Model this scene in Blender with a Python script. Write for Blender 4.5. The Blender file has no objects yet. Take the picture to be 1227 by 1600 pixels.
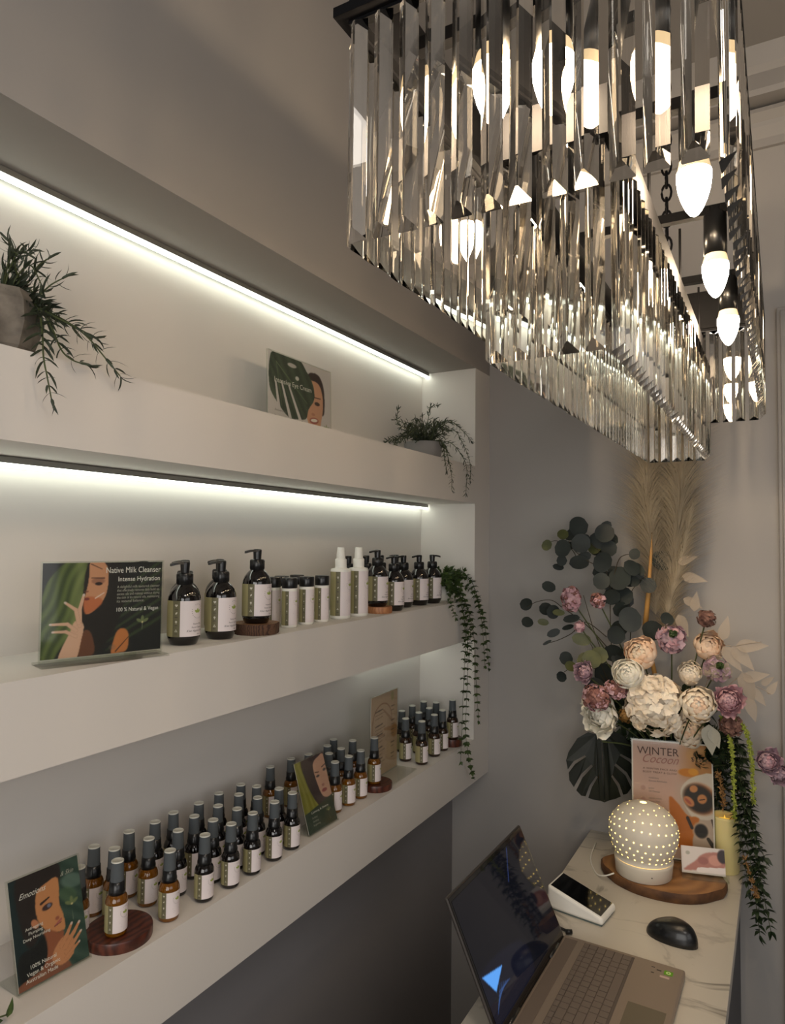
import bpy, math, random
import numpy as np
from mathutils import Vector, Matrix
PI = math.pi
D = bpy.data
SC = bpy.context.scene
COL = SC.collection

# ------------------------------------------------------------------ camera
cam = D.cameras.new('camera')
cam.sensor_fit = 'VERTICAL'; cam.sensor_height = 24.0; cam.lens = 16.146
cam.clip_start = 0.02; cam.clip_end = 30
cam_ob = D.objects.new('camera', cam); COL.objects.link(cam_ob)
cr = Vector((0.87099852, 0.49118239, 0.01007127)); cup = Vector((0.01209607, -0.0419342, 0.99904715)); cf = Vector((-0.4911367, 0.87004677, 0.042466))
M = Matrix((cr, cup, -cf)).transposed().to_4x4(); M.translation = (0, 0, 1.6)
cam_ob.matrix_world = M
SC.camera = cam_ob
# ------------------------------------------------------------------ world, lights, exposure
w = D.worlds.new('room_air'); SC.world = w; w.use_nodes = True
w.node_tree.nodes['Background'].inputs[0].default_value = (.7, .75, .8, 1)
w.node_tree.nodes['Background'].inputs[1].default_value = .02
SC.view_settings.view_transform = 'Standard'
SC.view_settings.look = 'None'
SC.view_settings.gamma = 1.0
SC.view_settings.use_curve_mapping = False
SC.view_settings.exposure = 0.55
cy = SC.cycles
cy.use_denoising = True
cy.max_bounces = 14; cy.diffuse_bounces = 4; cy.glossy_bounces = 6; cy.transmission_bounces = 14; cy.transparent_max_bounces = 24
cy.caustics_refractive = False; cy.caustics_reflective = False
cy.sample_clamp_indirect = 4.0; cy.sample_clamp_direct = 0
cy.use_adaptive_sampling = True; cy.adaptive_threshold = 0.03

BULB_L = 170.0      # radiance of the candle bulbs
LED_L = 5.3        # radiance of the cool white strips

def area(name, loc, size, power, color, rot=(0, 0, 0), sy=None):
    l = D.lights.new(name, 'AREA'); l.energy = power; l.color = color; l.size = size
    if sy: l.shape = 'RECTANGLE'; l.size_y = sy
    o = D.objects.new(name, l); o.location = loc; o.rotation_euler = rot; COL.objects.link(o); return o
area('ceiling_fill_light', (.75, -.35, 2.78), 0.5, 5.5, (1, .93, .86))  # added soft overhead fill, out of view
area('front_fill_light', (.30, -1.18, 1.55), 1.5, 15.0, (1, .97, .93), (PI/2, 0, 0), 1.3)  # added fill behind the camera, lifts the back wall and niche end

# added fill light at the right-hand wall, brightens the shelf fronts
area('right_fill_light', (1.38, -.22, 1.72), 1.1, 5.0, (.97, .97, 1), (0, PI/2, 0), 1.5)

# ------------------------------------------------------------------ materials
def lin(c):
    return tuple(((v/255)/12.92 if v/255 <= .04045 else ((v/255+.055)/1.055)**2.4) for v in c)
MATS = {}
def mat(name, col, rough=.5, metal=0., trans=0., ior=1.45, coat=0., emit=None, es=0., sub=0., noise=None, bump=0., bscale=200., alpha=1.):
    if name in MATS: return MATS[name]
    m = D.materials.new(name); m.use_nodes = True; nt = m.node_tree; b = nt.nodes['Principled BSDF']
    c = lin(col)
    b.inputs['Base Color'].default_value = (*c, 1)
    b.inputs['Roughness'].default_value = rough; b.inputs['Metallic'].default_value = metal
    b.inputs['Transmission Weight'].default_value = trans; b.inputs['IOR'].default_value = ior
    b.inputs['Coat Weight'].default_value = coat; b.inputs['Subsurface Weight'].default_value = sub
    b.inputs['Alpha'].default_value = alpha
    if name == 'black_metal': b.inputs['Specular IOR Level'].default_value = .12
    if 'petal' in name: b.inputs['Specular IOR Level'].default_value = .15
    if sub: b.inputs['Subsurface Radius'].default_value = (.01, .006, .004)
    if emit: b.inputs['Emission Color'].default_value = (*lin(emit), 1); b.inputs['Emission Strength'].default_value = es
    if noise:
        c2, sc, det = noise
        tc = nt.nodes.new('ShaderNodeTexCoord'); n = nt.nodes.new('ShaderNodeTexNoise'); r = nt.nodes.new('ShaderNodeValToRGB')
        n.inputs['Scale'].default_value = sc; n.inputs['Detail'].default_value = det
        r.color_ramp.elements[0].position = .35; r.color_ramp.elements[1].position = .65
        r.color_ramp.elements[0].color = (*c, 1); r.color_ramp.elements[1].color = (*lin(c2), 1)
        nt.links.new(tc.outputs['Object'], n.inputs['Vector']); nt.links.new(n.outputs['Fac'], r.inputs['Fac']); nt.links.new(r.outputs['Color'], b.inputs['Base Color'])
    if bump:
        tc = nt.nodes.new('ShaderNodeTexCoord'); n = nt.nodes.new('ShaderNodeTexNoise'); bp = nt.nodes.new('ShaderNodeBump')
        n.inputs['Scale'].default_value = bscale; n.inputs['Detail'].default_value = 3
        bp.inputs['Strength'].default_value = bump; bp.inputs['Distance'].default_value = .002
        nt.links.new(tc.outputs['Object'], n.inputs['Vector']); nt.links.new(n.outputs['Fac'], bp.inputs['Height']); nt.links.new(bp.outputs['Normal'], b.inputs['Normal'])
    MATS[name] = m; return m

def glass_crystal(name, rough):
    m = D.materials.new(name); m.use_nodes = True; nt = m.node_tree; nt.nodes.clear()
    out = nt.nodes.new('ShaderNodeOutputMaterial'); g = nt.nodes.new('ShaderNodeBsdfGlass')
    g.inputs['Color'].default_value = (.995, .985, .965, 1); g.inputs['IOR'].default_value = 1.51; g.inputs['Roughness'].default_value = rough
    nt.links.new(g.outputs[0], out.inputs[0]); return m
def acrylic():
    m = D.materials.new('clear_acrylic'); m.use_nodes = True; nt = m.node_tree; nt.nodes.clear()
    out = nt.nodes.new('ShaderNodeOutputMaterial'); mix = nt.nodes.new('ShaderNodeMixShader')
    tr = nt.nodes.new('ShaderNodeBsdfTransparent'); tr.inputs[0].default_value = (.93, .94, .92, 1)
    gl = nt.nodes.new('ShaderNodeBsdfGlossy'); gl.inputs['Roughness'].default_value = .05
    lw = nt.nodes.new('ShaderNodeLayerWeight'); lw.inputs['Blend'].default_value = .5
    pw = nt.nodes.new('ShaderNodeMath'); pw.operation = 'POWER'; pw.inputs[1].default_value = 4; nt.links.new(lw.outputs['Facing'], pw.inputs[0])
    fr = nt.nodes.new('ShaderNodeMath'); fr.operation = 'MULTIPLY_ADD'; fr.inputs[1].default_value = .5; fr.inputs[2].default_value = .02; nt.links.new(pw.outputs[0], fr.inputs[0])
    nt.links.new(fr.outputs[0], mix.inputs[0]); nt.links.new(tr.outputs[0], mix.inputs[1]); nt.links.new(gl.outputs[0], mix.inputs[2]); nt.links.new(mix.outputs[0], out.inputs[0])
    return m
def printed():
    m = D.materials.new('printed_sheet'); m.use_nodes = True; nt = m.node_tree; b = nt.nodes['Principled BSDF']
    a = nt.nodes.new('ShaderNodeAttribute'); a.attribute_name = 'print'
    nt.links.new(a.outputs['Color'], b.inputs['Base Color']); b.inputs['Roughness'].default_value = .45; return m
def marble():
    m = D.materials.new('marble'); m.use_nodes = True; nt = m.node_tree; b = nt.nodes['Principled BSDF']
    tc = nt.nodes.new('ShaderNodeTexCoord'); n1 = nt.nodes.new('ShaderNodeTexNoise'); n1.inputs['Scale'].default_value = 5.5; n1.inputs['Detail'].default_value = 7; n1.inputs['Distortion'].default_value = 1.2
    mp = nt.nodes.new('ShaderNodeMath'); mp.operation = 'SUBTRACT'; mp.inputs[1].default_value = .5
    ab = nt.nodes.new('ShaderNodeMath'); ab.operation = 'ABSOLUTE'
    r = nt.nodes.new('ShaderNodeValToRGB'); r.color_ramp.elements[0].position = 0; r.color_ramp.elements[1].position = .035
    r.color_ramp.elements[0].color = (.25, .24, .23, 1); r.color_ramp.elements[1].color = (1, 1, 1, 1)
    n2 = nt.nodes.new('ShaderNodeTexNoise'); n2.inputs['Scale'].default_value = 3; n2.inputs['Detail'].default_value = 4
    r2 = nt.nodes.new('ShaderNodeValToRGB'); r2.color_ramp.elements[0].position = .42; r2.color_ramp.elements[1].position = .62
    r2.color_ramp.elements[0].color = (0, 0, 0, 1); r2.color_ramp.elements[1].color = (1, 1, 1, 1)
    mx = nt.nodes.new('ShaderNodeMix'); mx.data_type = 'RGBA'; mx.inputs['A'].default_value = (*lin((196, 189, 176)), 1)
    mm = nt.nodes.new('ShaderNodeMix'); mm.data_type = 'RGBA'; mm.blend_type = 'MULTIPLY'; mm.inputs['Factor'].default_value = 1
    nt.links.new(tc.outputs['Object'], n1.inputs['Vector']); nt.links.new(tc.outputs['Object'], n2.inputs['Vector'])
    nt.links.new(n1.outputs['Fac'], mp.inputs[0]); nt.links.new(mp.outputs[0], ab.inputs[0]); nt.links.new(ab.outputs[0], r.inputs['Fac'])
    nt.links.new(n2.outputs['Fac'], r2.inputs['Fac'])
    nt.links.new(r2.outputs['Color'], mx.inputs['Factor']); nt.links.new(r.outputs['Color'], mm.inputs['B'])
    mm.inputs['A'].default_value = (*lin((196, 189, 176)), 1)
    nt.links.new(mm.outputs['Result'], mx.inputs['B']); nt.links.new(mx.outputs['Result'], b.inputs['Base Color'])
    b.inputs['Roughness'].default_value = .28
    return m
def wood(name, c1, c2, scale=60, rough=.4, rings=False):
    m = D.materials.new(name); m.use_nodes = True; nt = m.node_tree; b = nt.nodes['Principled BSDF']
    tc = nt.nodes.new('ShaderNodeTexCoord'); wv = nt.nodes.new('ShaderNodeTexWave'); r = nt.nodes.new('ShaderNodeValToRGB')
    wv.inputs['Scale'].default_value = scale; wv.inputs['Distortion'].default_value = 5; wv.inputs['Detail'].default_value = 3; wv.inputs['Detail Scale'].default_value = 1.5
    if rings: wv.wave_type = 'RINGS'; wv.rings_direction = 'Z'
    r.color_ramp.elements[0].color = (*lin(c1), 1); r.color_ramp.elements[1].color = (*lin(c2), 1)
    nt.links.new(tc.outputs['Object'], wv.inputs['Vector']); nt.links.new(wv.outputs['Fac'], r.inputs['Fac']); nt.links.new(r.outputs['Color'], b.inputs['Base Color'])
    b.inputs['Roughness'].default_value = rough; return m

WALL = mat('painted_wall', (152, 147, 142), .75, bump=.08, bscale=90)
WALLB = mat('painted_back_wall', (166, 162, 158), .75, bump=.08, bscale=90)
NICHE = mat('white_shelf_paint', (212, 207, 201), .6, bump=.05, bscale=120)
CEIL = mat('ceiling_paint', (146, 142, 138), .8)
TRIM = mat('trim_paint', (152, 148, 144), .5)
FLOORM = mat('dark_floor', (62, 58, 58), .5, noise=((48, 45, 46), 6, 3))
CRYSTAL = glass_crystal('crystal', 0); CRYSTAL2 = glass_crystal('crystal_soft', .03); ACRYL = acrylic(); PRINT = printed(); MARBLE = marble()
BLACK = mat('black_metal', (13, 13, 15), .6)
BPLAS = mat('black_plastic', (14, 15, 17), .32, coat=.2)
LEDD = mat('led_diffuser_dim', (255, 255, 250), .5, emit=(232, 240, 225), es=LED_L*.8)
LED = mat('led_diffuser', (255, 255, 250), .5, emit=(232, 240, 225), es=LED_L)
ALU = mat('aluminium_channel', (165, 165, 162), .35, metal=.9)
BULB = mat('bulb_glow', (255, 235, 200), .4, emit=(255, 226, 188), es=BULB_L)
BULBN = mat('bulb_neck', (235, 222, 200), .5, emit=(255, 217, 160), es=.6)
AMBER = mat('amber_glass', (150, 92, 14), .08, trans=.55, ior=1.45, coat=.6)
BROWN = mat('brown_glass', (48, 30, 18), .08, trans=.15, coat=.6)
DARK = mat('dark_glass', (12, 9, 9), .07, coat=.8)
CAP = mat('smoky_cap', (100, 106, 110), .25, trans=.35, ior=1.3)
CAPT = mat('cap_top_rim', (190, 190, 180), .35)
KHAKI = mat('label_khaki', (156, 148, 106), .55)
OLIVE = mat('label_olive', (104, 99, 74), .55)
LABW = mat('label_white', (222, 212, 212), .5)
INK = mat('label_ink', (120, 112, 112), .6)
INKD = mat('label_dark_ink', (58, 52, 56), .6)
ICON = mat('label_icon', (196, 192, 176), .6)
LEAFLOGO = mat('logo_green', (150, 165, 80), .6)
WPLAS = mat('white_plastic', (232, 230, 222), .35)
BARK = wood('bark', (52, 34, 26), (98, 70, 52), 90, .9)
SLICE = wood('slice_face', (150, 112, 74), (120, 82, 50), 70, .6, True)
WALNUT = wood('walnut', (58, 26, 18), (92, 46, 32), 28, .35)
TANW = wood('tan_wood', (160, 104, 66), (184, 128, 84), 40, .5)
OLIVEW = wood('olive_wood', (132, 92, 54), (160, 116, 70), 9, .45, True)
CONC = mat('concrete', (126, 118, 108), .9, noise=((88, 82, 74), 38, 6), bump=.3, bscale=60)
GPOT = mat('grey_pot', (138, 136, 136), .8)
STEM = mat('stem_green', (70, 78, 44), .6)
NEEDLE = mat('needle_leaf', (58, 66, 48), .55, noise=((40, 48, 36), 60, 2))
IVY = mat('small_leaf', (72, 92, 44), .5, noise=((44, 62, 30), 70, 2))
EUC = mat('eucalyptus_leaf', (38, 45, 41), .55, noise=((26, 33, 32), 22, 2))
EUCO = mat('olive_leaf', (92, 94, 52), .5, noise=((70, 74, 44), 30, 2))
MONST = mat('monstera_leaf', (24, 29, 21), .5, noise=((18, 23, 18), 30, 2))
PAMP = mat('pampas', (228, 214, 186), .9, noise=((198, 184, 158), 20, 2))
CANE = mat('golden_cane', (196, 146, 78), .5)
PEACH = mat('peach_petal', (250, 226, 200), .85, noise=((246, 210, 176), 30, 2), sub=.05)
IVORY = mat('ivory_petal', (248, 242, 226), .85, sub=.05)
CREAM = mat('cream_petal', (248, 238, 220), .85, noise=((244, 226, 200), 26, 2), sub=.05)
PINK = mat('pink_petal', (216, 178, 182), .8, noise=((194, 148, 156), 60, 2))
MAUVE = mat('mauve_petal', (166, 122, 112), .7, noise=((132, 88, 82), 70, 2))
LILAC = mat('lilac_petal', (196, 168, 176), .8, noise=((166, 134, 146), 40, 2))
BROWNF = mat('dried_head', (142, 106, 92), .9, noise=((104, 72, 64), 80, 2))
PALELF = mat('pale_dried_leaf', (184, 168, 148), .7, alpha=.6)
LIME = mat('lime_tassel', (150, 160, 66), .7)
CERAM = mat('white_ceramic', (216, 208, 192), .45, sub=.03)
HOLE = mat('lit_hole', (255, 230, 150), .5, emit=(255, 222, 130), es=2.6)
WAX = mat('ivory_wax', (226, 212, 150), .5, sub=.25)
WAXG = mat('candle_glow', (255, 210, 90), .5, emit=(255, 200, 80), es=.45)
LAPM = mat('laptop_metal', (150, 136, 122), .42, metal=.45)
LAPK = mat('laptop_key', (104, 93, 84), .55)
LAPD = mat('laptop_grille', (110, 98, 88), .6, metal=.2)
PAD = mat('touchpad', (108, 100, 84), .35, metal=.2)
SCRB = mat('screen_bezel', (8, 8, 10), .12, coat=.5)
GREENS = mat('green_sticker', (96, 152, 30), .4)
PALES = mat('pale_sticker', (186, 160, 150), .4)
VGLASS = mat('vase_glass', (150, 158, 150), .08, trans=.5)
BODYC = mat('counter_body', (74, 74, 80), .5)

# ------------------------------------------------------------------ mesh helpers
class MB:
    def __init__(s): s.v = []; s.f = []; s.m = []; s.mats = []; s.mi = 0; s.smooth = []; s.sm = False
    def use(s, m, smooth=None):
        if m not in s.mats: s.mats.append(m)
        s.mi = s.mats.index(m)
        if smooth is not None: s.sm = smooth
        return s
    def add(s, vs, fs):
        o = len(s.v); s.v.extend([tuple(p) for p in vs])
        for f in fs: s.f.append(tuple(i+o for i in f)); s.m.append(s.mi); s.smooth.append(s.sm)
    def box(s, a, b):
        (x0, y0, z0), (x1, y1, z1) = a, b
        s.add([(x0, y0, z0), (x1, y0, z0), (x1, y1, z0), (x0, y1, z0), (x0, y0, z1), (x1, y0, z1), (x1, y1, z1), (x0, y1, z1)],
              [(3, 2, 1, 0), (4, 5, 6, 7), (0, 1, 5, 4), (1, 2, 6, 5), (2, 3, 7, 6), (3, 0, 4, 7)])
    def lathe(s, prof, n=24, c=(0, 0, 0), a0=0., a1=2*PI, caps=True):
        full = abs(a1-a0-2*PI) < 1e-6; k = n if full else n+1
        vs = []
        for r, z in prof:
            for i in range(k):
                a = a0+(a1-a0)*i/n; vs.append((c[0]+r*math.cos(a), c[1]+r*math.sin(a), c[2]+z))
        fs = []
        for j in range(len(prof)-1):
            for i in range(n):
                i2 = (i+1) % k
                fs.append((j*k+i, j*k+i2, (j+1)*k+i2, (j+1)*k+i))
        if caps and full:
            if prof[0][0] > 1e-6: fs.append(tuple(range(k-1, -1, -1)))
            if prof[-1][0] > 1e-6: fs.append(tuple((len(prof)-1)*k+i for i in range(k)))
        s.add(vs, fs)
    def tube(s, pts, r, n=6, r2=None, caps=True):
        pts = [Vector(p) for p in pts]; r2 = r if r2 is None else r2; N = len(pts); vs = []; fs = []; up = Vector((0, 0, 1))
        for i, p in enumerate(pts):
            t = (pts[min(i+1, N-1)]-pts[max(i-1, 0)]).normalized()
            a = t.cross(up)
            if a.length < .05: a = t.cross(Vector((1, 0, 0)))
            a.normalize(); b = t.cross(a); rr = r+(r2-r)*i/max(1, N-1)
            for k in range(n):
                q = 2*PI*k/n; vs.append(p+a*rr*math.cos(q)+b*rr*math.sin(q))
        for i in range(N-1):
            for k in range(n):
                k2 = (k+1) % n; fs.append((i*n+k, i*n+k2, (i+1)*n+k2, (i+1)*n+k))
        if caps: fs.append(tuple(range(n-1, -1, -1))); fs.append(tuple((N-1)*n+k for k in range(n)))
        s.add(vs, fs)
    def leaf(s, base, d, nrm, L, W, curl=.2, fold=.15, seg=5, shape='lance'):
        d = Vector(d).normalized(); nrm = Vector(nrm); nrm = (nrm-d*nrm.dot(d))
        if nrm.length < 1e-3: nrm = d.orthogonal()
        nrm.normalize(); side = d.cross(nrm); base = Vector(base); vs = []; fs = []
        for i in range(seg+1):
            t = i/seg
            if shape == 'lance': wd = math.sin(PI*min(1, t*.95+.05))**.7
            elif shape == 'strap': wd = min(1, .35+t*3)*math.sqrt(max(0, 1-t**7))
            elif shape == 'round': wd = math.sqrt(max(0, 1-(2*t-1)**2))
            else: wd = (math.sin(PI*t**.6) if t < 1 else 0)
            wd = max(wd, .02)
            p = base+d*L*t-nrm*curl*L*t*t
            vs += [p-side*W*.5*wd+nrm*fold*W*wd, p, p+side*W*.5*wd+nrm*fold*W*wd]
        for i in range(seg):
            a = 3*i; fs += [(a, a+1, a+4, a+3), (a+1, a+2, a+5, a+4)]
        s.add(vs, fs)
    def poly2(s, pts, fn):
        s.add([fn(x, y) for x, y in pts], [tuple(range(len(pts)))])
    def build(s, name, parent=None, loc=None, m=None, bevel=0):
        if parent and 'flower_arrangement' in (parent.name, parent.parent.name if parent.parent else ''): s.v = [(p[0], min(p[1], D2-.003), p[2]) for p in s.v]
        me = D.meshes.new(name); me.from_pydata(s.v, [], s.f)
        if m is not None: me.materials.append(m)
        else:
            for q in s.mats: me.materials.append(q)
            me.polygons.foreach_set('material_index', s.m)
        me.polygons.foreach_set('use_smooth', s.smooth)
        me.update()
        o = D.objects.new(name, me); COL.objects.link(o)
        if parent: o.parent = parent
        if loc: o.location = loc
        if bevel:
            md = o.modifiers.new('bevel', 'BEVEL'); md.width = bevel; md.segments = 3; md.limit_method = 'ANGLE'; md.angle_limit = .7
        return o
def tag(o, label, cat=None, group=None, kind=None):
    if label: o['label'] = label
    if cat: o['category'] = cat
    if group: o['group'] = group
    if kind: o['kind'] = kind
    return o
def thing(name, label, cat, loc=(0, 0, 0), rz=0, group=None):
    o = D.objects.new(name, None); o.empty_display_size = .02; COL.objects.link(o); o.location = loc; o.rotation_euler = (0, 0, rz)
    return tag(o, label, cat, group)
def dup(root, loc, rz, label, group=None):
    r = root.copy(); COL.objects.link(r); r.location = loc; r.rotation_euler = (0, 0, rz); r['label'] = label
    if group: r['group'] = group
    for ch in root.children:
        c = ch.copy(); COL.objects.link(c); c.parent = r
        for g in ch.children:
            e = g.copy(); COL.objects.link(e); e.parent = c
    return r
_tc = {}
def text_polys(txt, shear=0., bold=0.):
    k = (txt, shear, bold)
    if k not in _tc:
        cu = D.curves.new('t', 'FONT'); cu.body = txt; cu.resolution_u = 3; cu.shear = shear; cu.offset = bold
        ob = D.objects.new('t', cu); COL.objects.link(ob); bpy.context.view_layer.update()
        dg = bpy.context.evaluated_depsgraph_get(); me = ob.evaluated_get(dg).to_mesh()
        vs = [(v.co.x, v.co.y) for v in me.vertices]; fs = [tuple(p.vertices) for p in me.polygons]
        ob.evaluated_get(dg).to_mesh_clear(); D.objects.remove(ob); D.curves.remove(cu)
        _tc[k] = (vs, fs)
    return _tc[k]
def put_text(mb, txt, x, y, h, fn, align='L', width=None, shear=0., bold=0.):
    vs, fs = text_polys(txt, shear, bold)
    if not vs: return
    xs = [a for a, b in vs]; w0 = max(xs)-min(xs); s = h; sx = h if width is None else width/w0
    ox = {'L': 0, 'C': -w0/2, 'R': -w0}[align]
    mb.add([fn(x+(a-min(xs)+ox)*sx, y+b*s) for a, b in vs], fs)

# ------------------------------------------------------------------ the room
D1, D2 = 1.8719, 1.9857
XF, XB, XL = -.78, -.9558, -.8976
ZS, CZ = 2.1133, 2.83
b = MB().use(WALL)
b.box((-1.1, -1.2, ZS), (XF, D2, CZ))
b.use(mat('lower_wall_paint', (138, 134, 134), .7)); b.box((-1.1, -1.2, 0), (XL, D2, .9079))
b.use(NICHE)
b.box((-1.1, -1.2, .9079), (XB, D2, ZS))
b.box((XB, D1, .9079), (XF, D2, ZS))
b.box((XB, -1.2, .9079), (XF, -.25, ZS))
tag(b.build('wall_left'), None, kind='structure')
b = MB(); b.box((-1.1, D2, 0), (1.5, D2+.1, CZ)); tag(b.build('wall_back', m=WALLB), None, kind='structure')
b = MB(); b.box((1.4, -1.2, 0), (1.5, D2, CZ)); tag(b.build('wall_right', m=WALL), None, kind='structure')
b = MB(); b.box((-1.1, -1.3, 0), (1.5, -1.2, CZ)); tag(b.build('wall_front', m=WALL), None, kind='structure')
b = MB(); b.box((-1.2, -1.3, CZ), (1.6, D2+.1, CZ+.1)); tag(b.build('ceiling', m=CEIL), None, kind='structure')
b = MB(); b.box((-1.2, -1.3, -.1), (1.6, D2+.1, 0)); tag(b.build('floor', m=FLOORM), None, kind='structure')
b = MB(); b.box((1.385, -1.05, 1.10), (1.4, .60, 1.16)); b.box((1.385, -1.05, 2.28), (1.4, .60, 2.34)); b.box((1.385, -1.05, 1.16), (1.4, -.99, 2.28)); b.box((1.385, .54, 1.16), (1.4, .60, 2.28)); tag(b.build('window_added_1', m=TRIM), None, kind='structure')  # unseen frame, added to go with the right-hand fill light
# cornice on the back wall: stepped moulding with a shadow gap, and the door casing on the right
b = MB()
def rail(prof):
    n = len(prof)
    vs = [(XF, D2-py, pz) for py, pz in prof]+[(1.4, D2-py, pz) for py, pz in prof]
    b.add(vs, [(i, (i+1) % n, (i+1) % n+n, i+n) for i in range(n)]+[tuple(range(n-1, -1, -1)), tuple(range(n, 2*n))])
rail([(0, 2.625), (.012, 2.625), (.016, 2.645), (.03, 2.67), (.034, 2.68), (.05, 2.698), (.05, 2.708), (0, 2.708)])
rail([(0, 2.722), (.085, 2.722), (.09, 2.735), (.09, 2.775), (.10, 2.79), (.12, CZ), (0, CZ)])
tag(b.build('trim_1', m=TRIM), None, kind='structure')
b = MB(); b.box((-.004, D2-.018, 0), (.075, D2, 2.2)); b.box((.004, D2-.026, 0), (.05, D2-.018, 2.19)); tag(b.build('trim_2', m=TRIM, bevel=.003), None, kind='structure')
b = MB(); b.box((XL, D2-.012, 0), (-.5, D2, .09)); tag(b.build('baseboard_back', m=TRIM), None, kind='structure')

SZ = {1: (1.7128, 1.8226), 2: (1.3203, 1.4326), 3: (.9079, 1.0309)}
for k, lab in ((1, 'top thick white built-in shelf holding eye cream sign'), (2, 'middle thick white built-in shelf holding the pump bottles'), (3, 'lowest thick white built-in shelf full of mist bottles')):
    b = MB(); z0, z1 = SZ[k]; b.box((XB, -.25, z0), (XF, D1, z1))
    tag(b.build('built_in_shelf', m=NICHE), lab, 'shelf', 'built-in wall shelves')
# LED strips
def led(x, z, y0, y1, label, m=None):
    t = thing('led_strip_light', label, 'strip light', (x, (y0+y1)/2, z), 0, 'LED strips in the shelf niche'); h = (y1-y0)/2
    c = MB(); c.box((-.008, -h, .001), (.008, h, .006)); c.box((.0065, -h, -.003), (.008, h, .001)); c.box((-.008, -h, -.003), (-.0065, h, .001)); c.build('channel', t, m=ALU)
    d = MB().use(m or LED, True)
    pr = [(-.0062, .001), (-.0062, -.004), (-.004, -.0075), (0, -.0088), (.004, -.0075), (.0062, -.004), (.0062, .001)]
    n = len(pr); d.add([(x_, -h, z_) for x_, z_ in pr]+[(x_, h, z_) for x_, z_ in pr], [(i, i+1, i+1+n, i+n) for i in range(n-1)]+[tuple(range(n-1, -1, -1)), tuple(range(n, 2*n))])
    d.build('diffuser', t)
    return t
led(-.937, ZS-.007, -.2, D1-.006, 'cool white LED strip along the top back corner of the niche')
led(-.937, 1.7128-.007, -.2, D1-.006, 'cool white LED strip glowing under the top shelf')
led(-.930, 1.3203-.007, 1.50, D1-.006, 'short LED strip glowing under the right end of the middle shelf', LEDD)

# ------------------------------------------------------------------ chandelier
ch = thing('crystal_chandelier', 'two-tier rectangular chandelier of hanging crystal prisms on a black frame', 'chandelier', (-.186, 1.03, 2.06))
OX0, OX1, OY0, OY1 = -.329, -.034, .495, 1.60
IX0, IX1, IY0, IY1 = -.247, -.133, .626, 1.555
CC = Vector((-.186, 1.03, 2.06))
ZO, ZI = 2.058, 1.974
def ring(mb, x0, x1, y0, y1, z0, z1, t):
    mb.box((x0-t, y0-t, z0), (x1+t, y0, z1)); mb.box((x0-t, y1, z0), (x1+t, y1+t, z1))
    mb.box((x0-t, y0, z0), (x0, y1, z1)); mb.box((x1, y0, z0), (x1+t, y1, z1))
def rel(mb): mb.v = [tuple(Vector(p)-CC) for p in mb.v]; return mb
b = MB(); ring(b, OX0+.004, OX1-.004, OY0+.004, OY1-.004, ZO, ZO+.085, .004); ring(b, OX0+.012, OX1-.012, OY0+.012, OY1-.012, ZO+.003, ZO+.012, .022)
rel(b).build('outer_frame', ch, m=BLACK)
b = MB(); ring(b, IX0+.006, IX1-.006, IY0+.006, IY1-.006, ZI, ZI+.046, .006)
rel(b).build('inner_frame', ch, m=BLACK)
YB = [.56, .85, 1.15, 1.44]
for y in (.62, .85, 1.15, 1.44):
    b = MB(); b.box((OX0, y-.007, 2.108), (OX1, y+.007, 2.122)); rel(b).build('cross_bar', ch, m=BLACK)
for y in (.85, 1.15, 1.44):
    for x in (IX0+.004, IX1-.004):
        b = MB(); b.tube([(x, y+.03, ZI+.02), (x, y+.03, 2.11)], .0022, 6); rel(b).build('hanger_rod', ch, m=BLACK)
def chain(x, y, z0, z1):
    b = MB().use(BLACK, True); z = z0; k = 0; L = .034
    while z < z1:
        pts = []
        for i in range(13):
            a = 2*PI*i/12; px = .009*math.cos(a); pz = (L*.5)*math.sin(a)
            pts.append((x+(px if k % 2 == 0 else 0), y+(0 if k % 2 == 0 else px), z+L/2+pz))
        b.tube(pts, .0024, 6, caps=False); z += L*.78; k += 1
    return rel(b).build('chain', ch)
for x, y in ((-.19, .60), (-.19, 1.43)): chain(x, y, 2.12, CZ)
bulbs = [(-.083, .85), (-.083, 1.15), (-.083, 1.44), (-.224, .576), (-.288, .85), (-.288, 1.15), (-.288, 1.44), (-.172, .590)]
for x, y in bulbs:
    b = MB().use(BPLAS, True); b.lathe([(.0165, 0), (.0165, .062), (.010, .068), (.010, .075)], 20)
    so = b.build('bulb_socket', ch, (Vector((x, y, 2.045))-CC), m=BPLAS)
    g = MB().use(BULBN, True); g.lathe([(.0145, .004), (.0170, -.006), (.0188, -.014)], 20, caps=False)
    g.use(BULB, True); g.lathe([(.0188, -.014), (.0192, -.022), (.0178, -.034), (.0145, -.046), (.0098, -.057), (.0050, -.064), (0.0, -.067)], 20, caps=False)
    tag(g.build('candle_bulb', so), 'glowing warm white candle bulb')
pm = MB()
wv, dp, Lc, sl = .0200, .0112, .200, .010
def cut(p, q, d): return (p[0]+(q[0]-p[0])*d/math.dist(p, q), p[1]+(q[1]-p[1])*d/math.dist(p, q))
c3 = [(0, -wv/2), (0, wv/2), (dp, 0)]
xs_ = []
for i_ in range(3): xs_ += [cut(c3[i_], c3[i_-1], .0014), cut(c3[i_], c3[(i_+1) % 3], .0014)]
xs_ = xs_[::-1]
pv = [(x, y, -.002-.006*x/dp) for x, y in xs_]+[(x, y, -Lc+sl*x/dp) for x, y in xs_]
pm.add(pv, [tuple(range(6)), tuple(range(11, 5, -1))]+[(i_+6, (i_+1) % 6+6, (i_+1) % 6, i_) for i_ in range(6)])
proto_me = None
pris = []
def row(x0, y0, x1, y1, z, ang, n):
    for i in range(n):
        t = (i+.5)/n; pris.append((x0+(x1-x0)*t, y0+(y1-y0)*t, z, ang))
rj = random.Random(4)
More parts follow.
